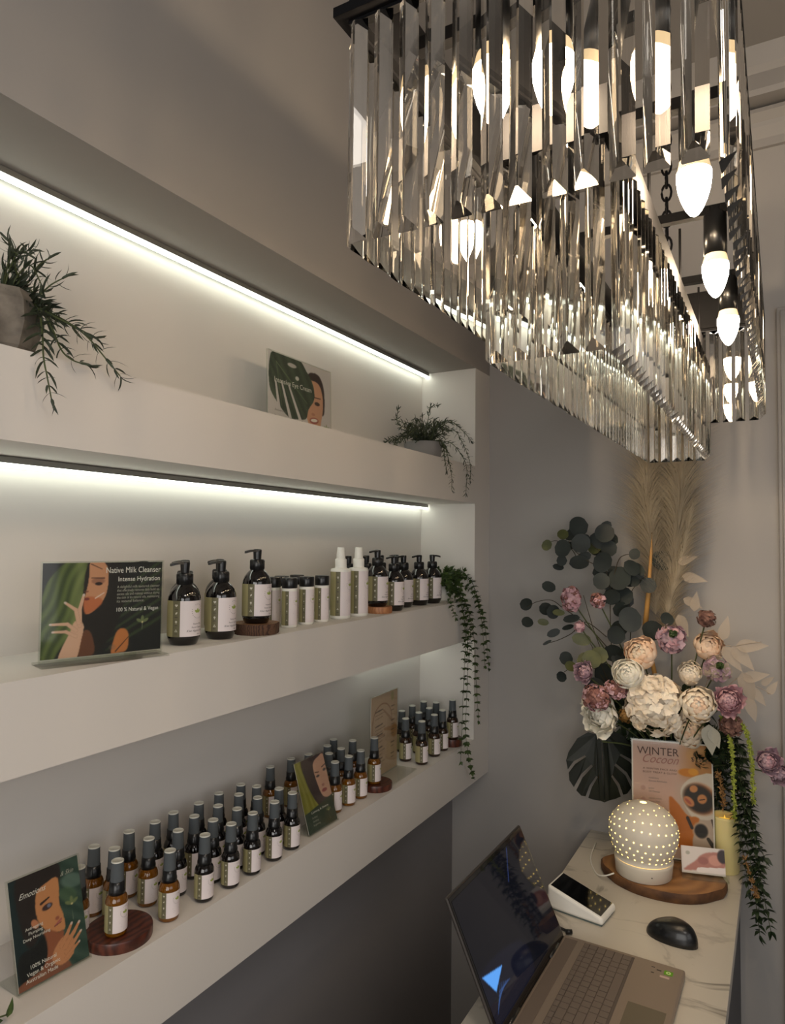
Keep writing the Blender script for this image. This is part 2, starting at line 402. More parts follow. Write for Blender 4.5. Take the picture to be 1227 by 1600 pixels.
row(OX0, OY0, OX1, OY0, ZO, -PI/2, 12); row(OX0, OY1, OX1, OY1, ZO, PI/2, 12)
row(OX0, OY0+.006, OX0, OY1-.006, ZO, PI, 46); row(OX1, OY0+.006, OX1, OY1-.006, ZO, 0, 46)
row(IX0, IY0, IX1, IY0, ZI, -PI/2, 5); row(IX0, IY1, IX1, IY1, ZI, PI/2, 5)
row(IX0, IY0+.006, IX0, IY1-.006, ZI, PI, 39); row(IX1, IY0+.006, IX1, IY1-.006, ZI, 0, 39)
NIN = 116; pris = [p+(k >= NIN,) for k, p in enumerate(pris)]
pris.sort(key=lambda p: (p[0]**2+p[1]**2+(p[2]-1.7)**2))
first = None; rest = MB()
me_soft = None
for i, (x, y, z, a, inner) in enumerate(pris):
    a += rj.uniform(-.05, .05)
    if i < 100:
        if first is None: first = o = pm.build('crystal_prism', ch, m=CRYSTAL)
        else: o = first.copy(); COL.objects.link(o)
        if inner:
            if me_soft is None: me_soft = first.data.copy(); me_soft.materials[0] = CRYSTAL2
            o.data = me_soft
        o.location = Vector((x, y, z))-CC; o.rotation_euler = (rj.uniform(-.006, .006), rj.uniform(-.006, .006), a)
    else:
        mm = Matrix.Translation(Vector((x, y, z))-CC) @ Matrix.Rotation(a, 4, 'Z')
        rest.use(CRYSTAL2 if inner else CRYSTAL); rest.add([mm @ Vector(p) for p in pv], pm.f)
tag(rest.build('crystal_prism', ch), None, kind='stuff')

# ------------------------------------------------------------------ bottles
def wrap(r, top=0):                     # maps (arc length from +x axis, z) onto the label surface
    return lambda s, z: ((r+.00012)*math.cos(s/r), (r+.00012)*math.sin(s/r), z)
def label_mesh(r, z0, z1, kind, aw0=-1.0, aw1=1.05, ai0=-1.47):
    b = MB().use(KHAKI, True)
    b.lathe([(r, z0), (r, z1)], 30, a0=aw1, a1=2*PI+ai0, caps=False)
    b.use(OLIVE, True); b.lathe([(r, z0), (r, z1)], 5, a0=ai0, a1=aw0, caps=False)
    b.use(LABW, True); b.lathe([(r, z0+.0004), (r, z1-.0004)], 20, a0=aw0, a1=aw1, caps=False)
    b.sm = False; H = z1-z0; fn = wrap(r); am = (aw0+aw1)/2*r; hw = (aw1-aw0)*r/2
    def rect(x0, x1, y0, y1): b.poly2([(x0, y0), (x1, y0), (x1, y1), (x0, y1)], fn)
    def disc(cx, cy_, q, n=10): b.poly2([(cx+q*math.cos(2*PI*i/n), cy_+q*math.sin(2*PI*i/n)) for i in range(n)], fn)
    def petal(cx, cy_, ang, L, W):
        ca, sa = math.cos(ang), math.sin(ang)
        b.poly2([(cx+ca*L*t-sa*W*q, cy_+sa*L*t+ca*W*q) for t, q in ((0, 0), (.35, .5), (.7, .42), (1, 0), (.7, -.42), (.35, -.5))], fn)
    # circle logo with three leaves
    lx, lz, lr = am+hw*.12, z0+H*.70, min(hw*.42, H*.17)
    b.use(INK)
    for i in range(22):
        if i % 11 in (8, 9): continue
        a = 2*PI*i/22; disc(lx+lr*1.15*math.cos(a), lz+lr*1.15*math.sin(a), lr*.07, 5)
    b.use(LEAFLOGO)
    for a in (PI/2, PI/2+.95, PI/2-.95): petal(lx, lz-lr*.25, a, lr*.8, lr*.42)
    if kind == 'pump':
        b.use(INKD)
        put_text(b, 'Native Milk', lx, z0+H*.33, H*.065, fn, 'C')
        put_text(b, 'Facial Cleanser', lx, z0+H*.235, H*.065, fn, 'C')
        put_text(b, 'Kiwi Apple & Aloe', lx-hw*.05, z0+H*.135, H*.085, fn, 'C', shear=.4)
        put_text(b, '250 ml', lx+hw*.1, z0+H*.05, H*.05, fn, 'C')
    else:
        b.use(INKD); rect(lx-hw*.5, lx+hw*.45, z0+H*.34, z0+H*.365)
        b.use(INK); rect(lx-hw*.35, lx+hw*.35, z0+H*.27, z0+H*.285); rect(lx-hw*.4, lx+hw*.45, z0+H*.2, z0+H*.222); rect(lx-hw*.15, lx+hw*.3, z0+H*.1, z0+H*.115)
    # icon column on the olive band
    ic = (ai0+aw0)/2*r; q = (aw0-ai0)*r*.2; b.use(ICON)
    disc(ic-q*.5, z0+H*.88, q*.55, 8); disc(ic+q*.5, z0+H*.88, q*.55, 8); disc(ic, z0+H*.855, q*.6, 8)
    petal(ic-q*.6, z0+H*.62, .9, q*2.2, q*1.1)
    disc(ic, z0+H*.42, q*.75, 8); rect(ic-q*.15, ic+q*.15, z0+H*.36, z0+H*.42)
    b.poly2([(ic-q, z0+H*.14), (ic+q, z0+H*.14), (ic, z0+H*.14+q*1.8)], fn)
    b.use(OLIVE); b.poly2([(ic-q*.5, z0+H*.14+q*.3), (ic+q*.5, z0+H*.14+q*.3), (ic, z0+H*.14+q*1.2)], lambda s, z: ((r+.0002)*math.cos(s/r), (r+.0002)*math.sin(s/r), z))
    b.use(INKD)
    for k in (.76, .54, .31, .08): rect(ic-q, ic+q, z0+H*k, z0+H*k+H*.012)
    return b
def make_mist(glass, label):
    t = thing('mist_bottle', label, 'spray bottle')
    b = MB().use(glass, True); b.lathe([(0.0, .0004), (.0125, 0), (.0146, .0012), (.0152, .004), (.0152, .0445), (.0148, .0485), (.0132, .0525), (.0108, .0555), (.0100, .058)], 24); b.build('bottle', t)
    label_mesh(.01535, .0062, .0438, 'mist').build('label', t)
    c = MB().use(BPLAS, True); c.lathe([(.0112, .0545), (.0112, .0600), (.0104, .0625), (.0101, .0725), (.0088, .0728)], 20); c.build('spray_collar', t)
    p = MB().use(CAP, True); p.lathe([(.0094, .0715), (.0093, .073), (.0086, .0985)], 20, caps=False)
    p.lathe([(.0084, .0985), (.0080, .0720), (.0094, .0715)], 20, caps=False)
    p.use(CAPT, True); p.lathe([(.0086, .0985), (.0084, .1002), (.0078, .1005)], 20, caps=False); p.lathe([(.0078, .1005), (.0070, .0998), (0.0, .0998)], 20, caps=False)
    p.use(CAP, True); p.lathe([(.0035, .072), (.0035, .092), (0, .092)], 12, caps=False)
    p.build('cap', t)
    return t
def make_pump(label):
    t = thing('pump_bottle', label, 'pump bottle')
    b = MB().use(DARK, True); b.lathe([(0.0, .0006), (.0195, 0), (.0212, .001), (.0250, .0105), (.0258, .014), (.0258, .070), (.0250, .0765), (.0222, .0835), (.0178, .0895), (.0140, .0935), (.0118, .0950), (.0118, .098)], 32); b.build('bottle', t)
    label_mesh(.02595, .0140, .0705, 'pump').build('label', t)
    c = MB().use(BPLAS, True); c.lathe([(.0118, .0945), (.0128, .0955), (.0128, .1120), (.0116, .1135), (.0082, .1138)], 28)
    for i in range(28):
        a = 2*PI*i/28; c.tube([(.0128*math.cos(a), .0128*math.sin(a), .097), (.0128*math.cos(a), .0128*math.sin(a), .111)], .0005, 4)
    c.build('pump_collar', t)
    h = MB().use(BPLAS, True); h.lathe([(.0070, .1135), (.0072, .1200), (.0078, .1290), (.0074, .1312), (.0050, .1320), (0, .1322)], 20, caps=False)
    ang = -.30-PI/2
    prof = [(.000, .1285, .0075), (.010, .1290, .0058), (.018, .1280, .0042), (.0245, .1262, .0030)]
    vs = []; fs = []; ca, sa = math.cos(ang), math.sin(ang)
    for d_, z_, w_ in prof:
        for sx, sz in ((-1, -.0018), (1, -.0018), (.8, .0022), (-.8, .0022)):
            vs.append((ca*d_-sa*w_*sx, sa*d_+ca*w_*sx, z_+sz))
    for i in range(3):
        for k in range(4): fs.append((4*i+k, 4*i+(k+1) % 4, 4*i+4+(k+1) % 4, 4*i+4+k))
    fs.append((12, 13, 14, 15)); h.sm = False; h.add(vs, fs); h.build('pump_head', t)
    return t
def make_toner(label):
    t = thing('toner_bottle', label, 'bottle')
    b = MB().use(WPLAS, True); b.lathe([(0, .0003), (.0140, 0), (.0148, .002), (.0148, .0735), (.0140, .0755), (.0125, .076)], 26); b.build('bottle', t)
    label_mesh(.01495, .0048, .0700, 'toner').build('label', t)
    c = MB().use(BPLAS, True); c.lathe([(.0146, .0752), (.0150, .0760), (.0150, .0940), (.0143, .0950), (0, .0950)], 30, caps=False); c.build('lid', t)
    return t
def make_sprayw(label):
    t = thing('tall_spray_bottle', label, 'spray bottle')
    b = MB().use(WPLAS, True); b.lathe([(0, .0003), (.0205, 0), (.0218, .002), (.0220, .005), (.0220, .1040), (.0205, .1070), (.0130, .1085), (.012, .110)], 30); b.build('bottle', t)
    label_mesh(.02215, .0070, .1010, 'tall').build('label', t)
    c = MB().use(WPLAS, True); c.lathe([(.0122, .108), (.0126, .109), (.0126, .1270), (.0112, .1285), (.0095, .129)], 24); c.build('spray_collar', t)
    p = MB().use(WPLAS, True); p.lathe([(.0096, .1285), (.0092, .140), (.0080, .1520), (.0072, .1533), (0, .1533)], 20, caps=False); p.build('cap', t)
    return t

# walnut rounds, slices
def round_block(name, label, x, y, z, r, h, m, cat='display block', side=None):
    b = MB().use(side or m, True); n = 48; rr = random.Random(int(r*1e5)); ph = [rr.uniform(0, 6) for _ in range(4)]
    amp = .035 if side else .0
    ring_ = lambda k, z_: [(k*r*(1+amp*math.sin(3*a+ph[0])+amp*.5*math.sin(7*a+ph[1])+(.012*math.sin(23*a) if side else 0))*math.cos(a), k*r*(1+amp*math.sin(3*a+ph[0])+amp*.5*math.sin(7*a+ph[1])+(.012*math.sin(23*a) if side else 0))*math.sin(a), z_) for a in [2*PI*i/n for i in range(n)]]
    L = [ring_(.985, 0), ring_(1, .002), ring_(1, h-.002), ring_(.985, h)]
    vs = [p for l in L for p in l]; fs = [(j*n+i, j*n+(i+1) % n, (j+1)*n+(i+1) % n, (j+1)*n+i) for j in range(3) for i in range(n)]
    b.add(vs, fs); b.add(L[0], [tuple(range(n-1, -1, -1))]); b.use(m, False); b.add(L[3], [tuple(range(n))])
    return tag(b.build(name, loc=(x, y, z)), label, cat)
z1, z2, z3 = SZ[1][1], SZ[2][1], SZ[3][1]
round_block('display_round', 'dark walnut round holding a mist bottle beside the lowest portrait sign', -.8315, .690, z3, .046, .015, WALNUT)
round_block('display_round', 'dark walnut round under the amber bottle in front of the menu card', -.824, 1.394, z3, .038, .014, WALNUT)
round_block('display_round', 'dark wood round at the far right end of the lowest shelf', -.815, 1.795, z3, .030, .020, WALNUT)
round_block('wood_slice', 'bark-edged tree slice under a pump bottle on the middle shelf', -.826, .968, z2, .041, .019, SLICE, 'wood slice', BARK)
round_block('display_round', 'light tan wooden round under the right hand pump bottle', -.824, 1.400, z2, .031, .015, TANW)

mist = {}
A_, B_, K_ = 'amber', 'brown', 'dark'
ordn = ['first', 'second', 'third', 'fourth', 'fifth', 'sixth', 'seventh', 'eighth', 'ninth', 'tenth']
G1 = 'mist bottles left of the green portrait card'; G2 = 'mist bottles between the two cards'; G3 = 'mist bottles right of the menu card'
rows = [
 (G1, 'front row left of the small green-bottomed card', [(-.8095, .7613, A_), (-.8043, .8285, K_), (-.7985, .8823, K_), (-.7980, .9351, K_), (-.7985, .9943, K_), (-.7985, 1.0463, K_)]),
 (G1, 'second row left of the small green-bottomed card', [(-.8537, .8191, K_), (-.8354, .8787, K_), (-.8340, .9358, K_), (-.838, .9946, K_), (-.8333, 1.0503, K_)]),
 (G1, 'third row left of the small green-bottomed card', [(-.880, .6579, A_), (-.886, .7227, A_), (-.8702, .7743, A_), (-.874, .8741, K_), (-.8722, .9289, K_), (-.8778, .9889, K_), (-.8777, 1.0383, K_)]),
 (G1, 'back row left of the small green-bottomed card', [(-.9190, .7123, A_), (-.9177, .7761, A_), (-.9120, .8237, K_), (-.9161, .8673, K_), (-.9099, .9205, K_), (-.9133, .9747, K_), (-.9098, 1.0303, K_), (-.9286, 1.1409, A_), (-.9243, 1.2053, A_), (-.9115, 1.2497, A_)]),
 (G2, 'front row between portrait card and menu card', [(-.8269, 1.2289, A_), (-.8235, 1.2767, A_), (-.8232, 1.3253, A_)]),
 (G2, 'middle row between portrait card and menu card', [(-.8717, 1.2712, A_), (-.8688, 1.3142, A_), (-.8800, 1.3802, A_)]),
 (G2, 'back row between portrait card and menu card', [(-.9074, 1.3163, A_), (-.9243, 1.3663, A_)]),
 (G3, 'front row right of the menu card', [(-.8115, 1.6027, B_), (-.8133, 1.6802, B_), (-.8163, 1.7368, B_)]),
 (G3, 'middle row right of the menu card', [(-.8602, 1.605, B_), (-.8601, 1.6796, B_), (-.8577, 1.7386, B_), (-.8708, 1.8094, B_)]),
 (G3, 'back row right of the menu card', [(-.9077, 1.6717, B_), (-.9111, 1.7388, B_), (-.9071, 1.8017, B_)]),
]
GL = {A_: AMBER, B_: BROWN, K_: DARK}
rj = random.Random(9)
def place_mist(x, y, z, kind, label, group, sc=1.):
    rz = rj.uniform(-.12, .12)
    if kind not in mist: o = mist[kind] = make_mist(GL[kind], label); o.location = (x, y, z); o.rotation_euler = (0, 0, rz)
    else: o = dup(mist[kind], (x, y, z), rz, label)
    o['group'] = group; o.scale = (sc, sc, sc)
for g, desc, pts in rows:
    for i, (x, y, k) in enumerate(pts):
        n = len(pts)
        sc = {G1: 1., G2: 1.025, G3: 1.075}[g]
        place_mist(x, y, z3, k, 'small %s mist bottle, %s from left in %s' % (k, ordn[i], desc), g, sc)
place_mist(-.8225, .6768, z3+.015, A_, 'amber mist bottle raised on the walnut round beside the lowest sign', 'mist bottles raised on wooden rounds')
place_mist(-.8231, 1.3841, z3+.014, A_, 'amber mist bottle raised on the walnut round before the menu card', 'mist bottles raised on wooden rounds', 1.025)
place_mist(-.8080, 1.7850, z3+.020, B_, 'brown mist bottle raised on a round at the right shelf end', 'mist bottles raised on wooden rounds', 1.075)

p0 = make_pump('black pump bottle in front, just right of the cleanser sign'); p0.location = (-.836, .804, z2); p0['group'] = 'black pump bottles'
PG = 'black pump bottles'
for x, y, dz, rz, lab in [
 (-.886, .764, 0, .0, 'black pump bottle half hidden behind the cleanser sign'),
 (-.892, .858, 0, .1, 'black pump bottle hidden behind the one right of cleanser sign'),
 (-.833, .884, 0, .03, 'black pump bottle standing alone left of the bark slice'),
 (-.892, .942, 0, .1, 'black pump bottle behind the one left of the bark slice'),
 (-.822, .963, .019, -.02, 'black pump bottle raised on the bark-edged tree slice'),
 (-.895, 1.3749, 0, .1, 'black pump bottle peeking between the two white spray bottles'),
 (-.893, 1.4527, 0, .1, 'black pump bottle behind and left of the tan wooden round'),
 (-.829, 1.399, .015, 0, 'black pump bottle raised on the tan wooden round'),
 (-.893, 1.5245, 0, .3, 'black pump bottle behind the one on the tan round'),
 (-.822, 1.4660, 0, 0, 'black pump bottle just right of the tan wooden round'),
 (-.888, 1.5946, 0, 1.9, 'black pump bottle in back row, nozzle turned right, right of tan round'),
 (-.845, 1.5572, 0, 0, 'black pump bottle third from right on the middle shelf'),
 (-.838, 1.631, 0, 0, 'black pump bottle second from right on the middle shelf'),
 (-.835, 1.704, 0, 0, 'rightmost black pump bottle, nozzle turned right, beside trailing plant')]:
    o = dup(p0, (x, y, z2+dz), rz, lab, PG)
    if 'turned right' in lab:
        for c in o.children:
            if c.name.startswith('pump_head'): c.rotation_euler = (0, 0, PI*.9)
tn = make_toner('black-capped white toner bottle, front left of its three-bottle front row'); tn.location = (-.828, 1.066, z2); tn['group'] = 'black-capped toner bottles'
for x, y, lab in [(-.832, 1.126, 'black-capped white toner bottle, middle of the three in front'), (-.832, 1.179, 'black-capped white toner bottle, front right next to the white sprays'),
                  (-.870, 1.0674, 'black-capped toner bottle in back, left, next to the bark slice'), (-.884, 1.112, 'black-capped toner bottle in back, second from left'),
                  (-.890, 1.170, 'black-capped toner bottle in back, behind the front gap')]:
    dup(tn, (x, y, z2), rj.uniform(-.05, .05), lab)
sw = make_sprayw('tall white spray bottle, left one of the pair'); sw.location = (-.833, 1.250, z2); sw['group'] = 'tall white spray bottles'
dup(sw, (-.827, 1.313, z2), .0, 'tall white spray bottle, right one of the pair')

# ------------------------------------------------------------------ printed signs
class Art:
    def __init__(s, w, h, bg):
        s.W, s.H = w, h
        s.X, s.Y = np.meshgrid((np.arange(w))/(w-1), (np.arange(h))/(h-1)); s.C = np.zeros((h, w, 3)); s.C[:] = np.array(bg, float)
        s.asp = w/h
    def put(s, m, col, a=1.):
        m = np.clip(m*a, 0, 1)[..., None]; c = np.array(col, float); s.C = s.C*(1-m)+c*m
    def mask(s, pts, soft=1, smooth=True):
        P = np.array(pts, float)
        if smooth:
            Q = []; n = len(P)
            for i in range(n):
                p0, p1, p2, p3 = P[i-1], P[i], P[(i+1) % n], P[(i+2) % n]
                for t in (0, .25, .5, .75):
                    Q.append(.5*((2*p1)+(-p0+p2)*t+(2*p0-5*p1+4*p2-p3)*t*t+(-p0+3*p1-3*p2+p3)*t**3))
            P = np.array(Q)
        ins = np.zeros(s.X.shape, bool); j = len(P)-1
        for i in range(len(P)):
            xi, yi = P[i]; xj, yj = P[j]
            c = ((yi > s.Y) != (yj > s.Y)) & (s.X < (xj-xi)*(s.Y-yi)/((yj-yi) if abs(yj-yi) > 1e-12 else 1e-12)+xi)
            ins ^= c; j = i
        m = ins.astype(float)
        for _ in range(soft):
            p = np.pad(m, 1, mode='edge'); m = (p[:-2, 1:-1]+p[2:, 1:-1]+p[1:-1, :-2]+p[1:-1, 2:]+p[1:-1, 1:-1]*2)/6
        return m
    def poly(s, pts, col, soft=1, a=1., smooth=True): s.put(s.mask(pts, soft, smooth), col, a)
    def ell(s, cx, cy_, rx, ry, col, a=1., ang=0., soft=.15):
        dx = s.X-cx; dy = (s.Y-cy_)/s.asp; ry = ry/s.asp
        c, q = math.cos(ang), math.sin(ang); u = (dx*c+dy*q)/rx; v = (-dx*q+dy*c)/ry
        r = np.sqrt(u*u+v*v); s.put(np.clip((1+soft-r)/(2*soft), 0, 1), col, a)
    def line(s, x0, y0, x1, y1, w0, w1, col, a=1.):
        ax, ay = x0, y0/s.asp; bx, by = x1, y1/s.asp; px = s.X; py = s.Y/s.asp
        t = np.clip(((px-ax)*(bx-ax)+(py-ay)*(by-ay))/((bx-ax)**2+(by-ay)**2+1e-9), 0, 1)
        d = np.sqrt((px-ax-t*(bx-ax))**2+(py-ay-t*(by-ay))**2); wv_ = w0+(w1-w0)*t; s.put(np.clip((wv_-d)/.004+.5, 0, 1), col, a)
    def stripes(s, m, dx, dy, freq, col, a):
        q = .5+.5*np.sin((s.X*dx+s.Y*dy)*freq+1.5*np.sin(s.X*9+s.Y*7)); s.put(m*q, col, a)
def logo(A, cx, cy_, r, col=(118, 128, 86)):
    for a in (PI/2, PI/2+1.05, PI/2-1.05): A.ell(cx+math.cos(a)*r*.6, cy_+math.sin(a)*r*.6*A.asp, r*.52, r*.24*A.asp, col, .9, a)
    A.ell(cx, cy_, r*.16, r*.16*A.asp, (206, 190, 140))
    A.line(cx, cy_-r*.2, cx-r*.05, cy_-r*1.5, .003, .002, (150, 155, 130), .7)
def hand(A, wrist, fingers, col, nail=(214, 196, 190)):
    A.poly(wrist, col, 1)
    for (x0, y0, x1, y1, x2, y2, w_) in fingers:
        A.line(x0, y0, x1, y1, w_*1.05, w_, tuple(c*.72 for c in col)); A.line(x0, y0, x1, y1, w_, w_*.9, col); A.line(x1, y1, x2, y2, w_*.9, w_*.62, col)
        A.ell(x2, y2, w_*.75, w_*.55*A.asp, nail, .9, math.atan2(y2-y1, x2-x1))
def artA():
    A = Art(200, 156, (26, 27, 27))
    leafm = A.mask([(0, .02), (0, .5), (.03, .78), (.2, 1.03), (.38, 1.03), (.37, .86), (.33, .62), (.28, .35), (.15, .1), (.08, -.03)], 2)
    A.put(leafm, (58, 72, 34)); A.stripes(leafm, 1, -.35, 75, (104, 118, 62), .8); A.put(leafm*np.exp(-((A.X-.26-.1*(A.Y-.5))/.05)**2), (150, 158, 104), .55)
    for k in range(7):
        m = A.mask([(.55, .05+.09*k), (1.02, .36+.11*k), (1.02, .40+.11*k), (.58, .10+.09*k)], 3); A.put(m, (74, 92, 52), .55)
    A.poly([(.36, 1.03), (.60, 1.03), (.66, .80), (.66, .55), (.58, .25), (.40, -.03), (.22, -.03), (.3, .3)], (30, 24, 22), 2)
    A.poly([(.375, 1.02), (.47, 1.02), (.52, .93), (.525, .78), (.50, .62), (.42, .49), (.345, .45), (.33, .6), (.36, .8)], (206, 146, 110), 1)
    A.poly([(.33, .62), (.45, .62), (.48, .56), (.41, .48), (.335, .455)], (190, 100, 58), 3, .8)
    A.ell(.44, .80, .055, .035, (120, 74, 60), .5); A.ell(.445, .77, .030, .018, (44, 30, 28), .95); A.line(.385, .835, .49, .83, .004, .007, (92, 56, 44), .8)
    A.ell(.35, .61, .022, .016, (120, 50, 48), .9); A.ell(.345, .69, .02, .012, (120, 66, 52), .6); A.line(.42, .615, .49, .67, .006, .004, (236, 214, 206), .8)
    A.line(.38, .985, .47, .93, .004, .003, (66, 40, 34), .9)
    A.poly([(.56, .0), (.60, .22), (.66, .27), (.71, .20), (.70, .03), (.63, .0)], (196, 120, 66), 2)
    A.line(.6, .02, .71, .17, .006, .003, (60, 34, 26), .8); A.ell(.57, .07, .03, .03, (130, 104, 96), .35)
    A.poly([(.34, .28), (.40, .22), (.42, .02), (.30, .0), (.28, .12)], (140, 82, 52), 2, .7)
    hand(A, [(.26, .38), (.33, .34), (.315, .18), (.27, -.03), (.14, -.03), (.16, .1), (.22, .26)],
         [(.30, .33, .295, .5, .325, .655, .017), (.29, .36, .265, .50, .18, .58, .016), (.27, .28, .20, .355, .07, .36, .015), (.27, .22, .19, .275, .09, .28, .014)], (222, 176, 150))
    logo(A, .83, .32, .055); return A
def artB():
    A = Art(110, 160, (26, 44, 48))
    m = A.mask([(.68, 1.02), (1.02, 1.02), (1.02, -.02), (.66, -.02), (.68, .5)], 1); A.put(m, (44, 66, 58)); A.stripes(m, 1, 1.6, 26, (78, 98, 88), .5)
    A.ell(.88, .78, .16, .07, (104, 126, 118), .7, -.3); A.ell(.8, .66, .10, .10, (88, 112, 78), .5, .8)
    A.poly([(.12, 1.02), (.68, 1.02), (.68, .80), (.45, .80), (.38, .6), (.33, .4), (.18, .35), (.1, .6)], (40, 32, 32), 3)
    A.poly([(.36, .80), (.52, .86), (.68, .86), (.665, .62), (.70, .50), (.70, .36), (.52, .38), (.40, .46), (.33, .60)], (204, 138, 92), 1)
    A.poly([(.40, .44), (.60, .36), (.68, .34), (.60, .10), (.30, .06), (.42, .22)], (150, 88, 62), 2)
    A.poly([(.28, .34), (.40, .40), (.42, .22), (.30, .10), (.05, .06), (.05, .30)], (22, 24, 26), 3)
    A.poly([(-.02, .05), (.3, .10), (.6, .12), (.7, -.03), (-.02, -.03)], (134, 84, 64), 2)
    A.ell(.30, .53, .045, .05, (196, 128, 92), 1, .5)
    A.line(.41, .685, .53, .715, .018, .010, (52, 34, 32)); A.ell(.49, .635, .075, .028, (60, 42, 46), .95, .15); A.ell(.515, .64, .028, .018, (120, 124, 150), .95)
    A.ell(.61, .49, .03, .018, (150, 82, 66), .8); A.line(.57, .43, .66, .465, .012, .016, (176, 96, 92)); A.line(.56, .425, .66, .44, .006, .006, (90, 46, 46), .8)
    A.poly([(.66, .86), (1.02, .86), (1.02, .2), (.7, .15), (.70, .4)], (44, 66, 58), 1, .0)
    hand(A, [(.52, .22), (.68, .30), (.80, .24), (.78, .10), (.60, .05), (.48, .12)],
         [(.62, .22, .72, .30, .80, .38, .030), (.66, .19, .82, .29, .91, .36, .030), (.68, .14, .82, .21, .92, .27, .028), (.66, .09, .78, .14, .88, .18, .024)], (202, 138, 98))
    logo(A, .84, .56, .10); return A
def artC():
    A = Art(90, 136, (60, 72, 62))
    A.poly([(-.02, 1.02), (1.02, 1.02), (1.02, .34), (-.02, .26)], (74, 62, 66), 1, smooth=False)
    m = A.mask([(-.02, 1.02), (.22, 1.02), (.26, .7), (.40, .42), (.52, .30), (.28, .24), (.05, .28), (-.02, .3)], 2); A.put(m, (132, 128, 52)); A.stripes(m, 1, .2, 40, (160, 156, 84), .6)
    A.poly([(.22, 1.0), (.70, 1.02), (.60, .8), (.58, .6), (.66, .42), (.56, .30), (.42, .4), (.28, .65)], (66, 54, 58), 3)
    A.poly([(.60, .90), (.80, .96), (1.02, .94), (1.02, .40), (.84, .36), (.68, .42), (.60, .60), (.57, .78)], (206, 160, 140), 1)
    A.line(.60, .765, .72, .75, .012, .010, (70, 52, 52)); A.ell(.67, .70, .06, .018, (78, 66, 72), .9); A.line(.86, .80, 1, .82, .012, .012, (70, 52, 52)); A.ell(.93, .75, .06, .02, (78, 66, 72), .9)
    A.ell(.78, .55, .05, .02, (160, 104, 96), .8); A.ell(.79, .475, .09, .026, (150, 72, 76), .95)
    A.poly([(-.02, .27), (1.02, .37), (1.02, -.02), (-.02, -.02)], (60, 72, 62), 1, smooth=False)
    logo(A, .78, .18, .08); return A
def artD():
    A = Art(110, 150, (204, 176, 152))
    A.put(np.clip(A.X*.9-.1+.25*np.sin(A.Y*7), 0, 1), (184, 148, 110), .45)
    for i in range(16):
        a0 = PI*(i/16); a1 = PI*((i+1)/16); A.line(.42-.36*math.cos(a0), .66+.22*math.sin(a0), .42-.36*math.cos(a1), .66+.22*math.sin(a1), .012, .012, (158, 118, 96), .8)
    A.line(.06, .66, .06, .1, .010, .010, (164, 126, 104), .7)
    A.line(.45, .80, .8, .62, .012, .03, (150, 108, 84), .5); A.line(.5, .55, .95, .5, .02, .06, (166, 116, 70), .5); A.ell(.88, .48, .12, .09, (168, 118, 66), .6)
    A.line(.5, .48, .2, .5, .02, .01, (150, 110, 88), .4)
    A.ell(.8, .93, .06, .06, (168, 160, 110), .8)
    for y in (.80, .62, .50, .34, .20):
        A.line(.16, y, .42, y+.01, .012, .012, (96, 78, 70), .8)
        for k in (1, 2): A.line(.16, y-.045*k, .62-.1*k, y-.045*k+.012, .006, .006, (128, 106, 92), .7)
        A.line(.76, y, .88, y, .010, .010, (110, 86, 72), .8); A.line(.76, y-.05, .86, y-.05, .008, .008, (120, 96, 80), .7)
    return A
def artE():
    A = Art(200, 138, (214, 206, 208))
    A.poly([(.62, .86), (.78, .90), (.87, .78), (.90, .55), (.86, .3), (.6, .6)], (56, 40, 42), 2)
    A.poly([(.60, .70), (.66, .78), (.80, .76), (.865, .60), (.87, .40), (.84, .22), (.82, .10), (.84, -.03), (.60, -.03), (.62, .12), (.58, .28), (.6, .5)], (210, 156, 128), 1)
    A.ell(.77, .46, .045, .028, (60, 42, 40), .9); A.line(.70, .545, .83, .55, .006, .005, (96, 62, 50)); A.ell(.70, .29, .03, .02, (170, 110, 92), .6)
    A.ell(.715, .20, .075, .045, (158, 74, 70), .95, .1); A.ell(.715, .205, .058, .024, (240, 232, 226), 1, .1)
    body = [(.02, .86), (.1, 1.02), (.45, 1.03), (.60, .88), (.70, .72), (.72, .52), (.62, .34), (.58, .20), (.44, .16), (.30, .16), (.12, .34), (.02, .52)]
    m = A.mask(body, 1); A.put(m, (50, 62, 50)); A.stripes(m, 1, .5, 50, (84, 102, 80), .5)
    for x0, y0, x1, y1 in ((.11, .60, .16, .24), (.20, .62, .33, .14), (.31, .60, .50, .12)): A.line(x0, y0, x1, y1, .012, .022, (214, 206, 208))
    A.ell(.44, .74, .03, .03, (220, 216, 214), .95); A.ell(.36, .90, .07, .03, (214, 206, 208), .9)
    A.line(.12, .88, .60, .42, .006, .004, (120, 138, 100), .7); A.line(.12, .88, .2, .3, .006, .004, (110, 128, 92), .6)
    logo(A, .93, .12, .045, (160, 170, 130)); return A
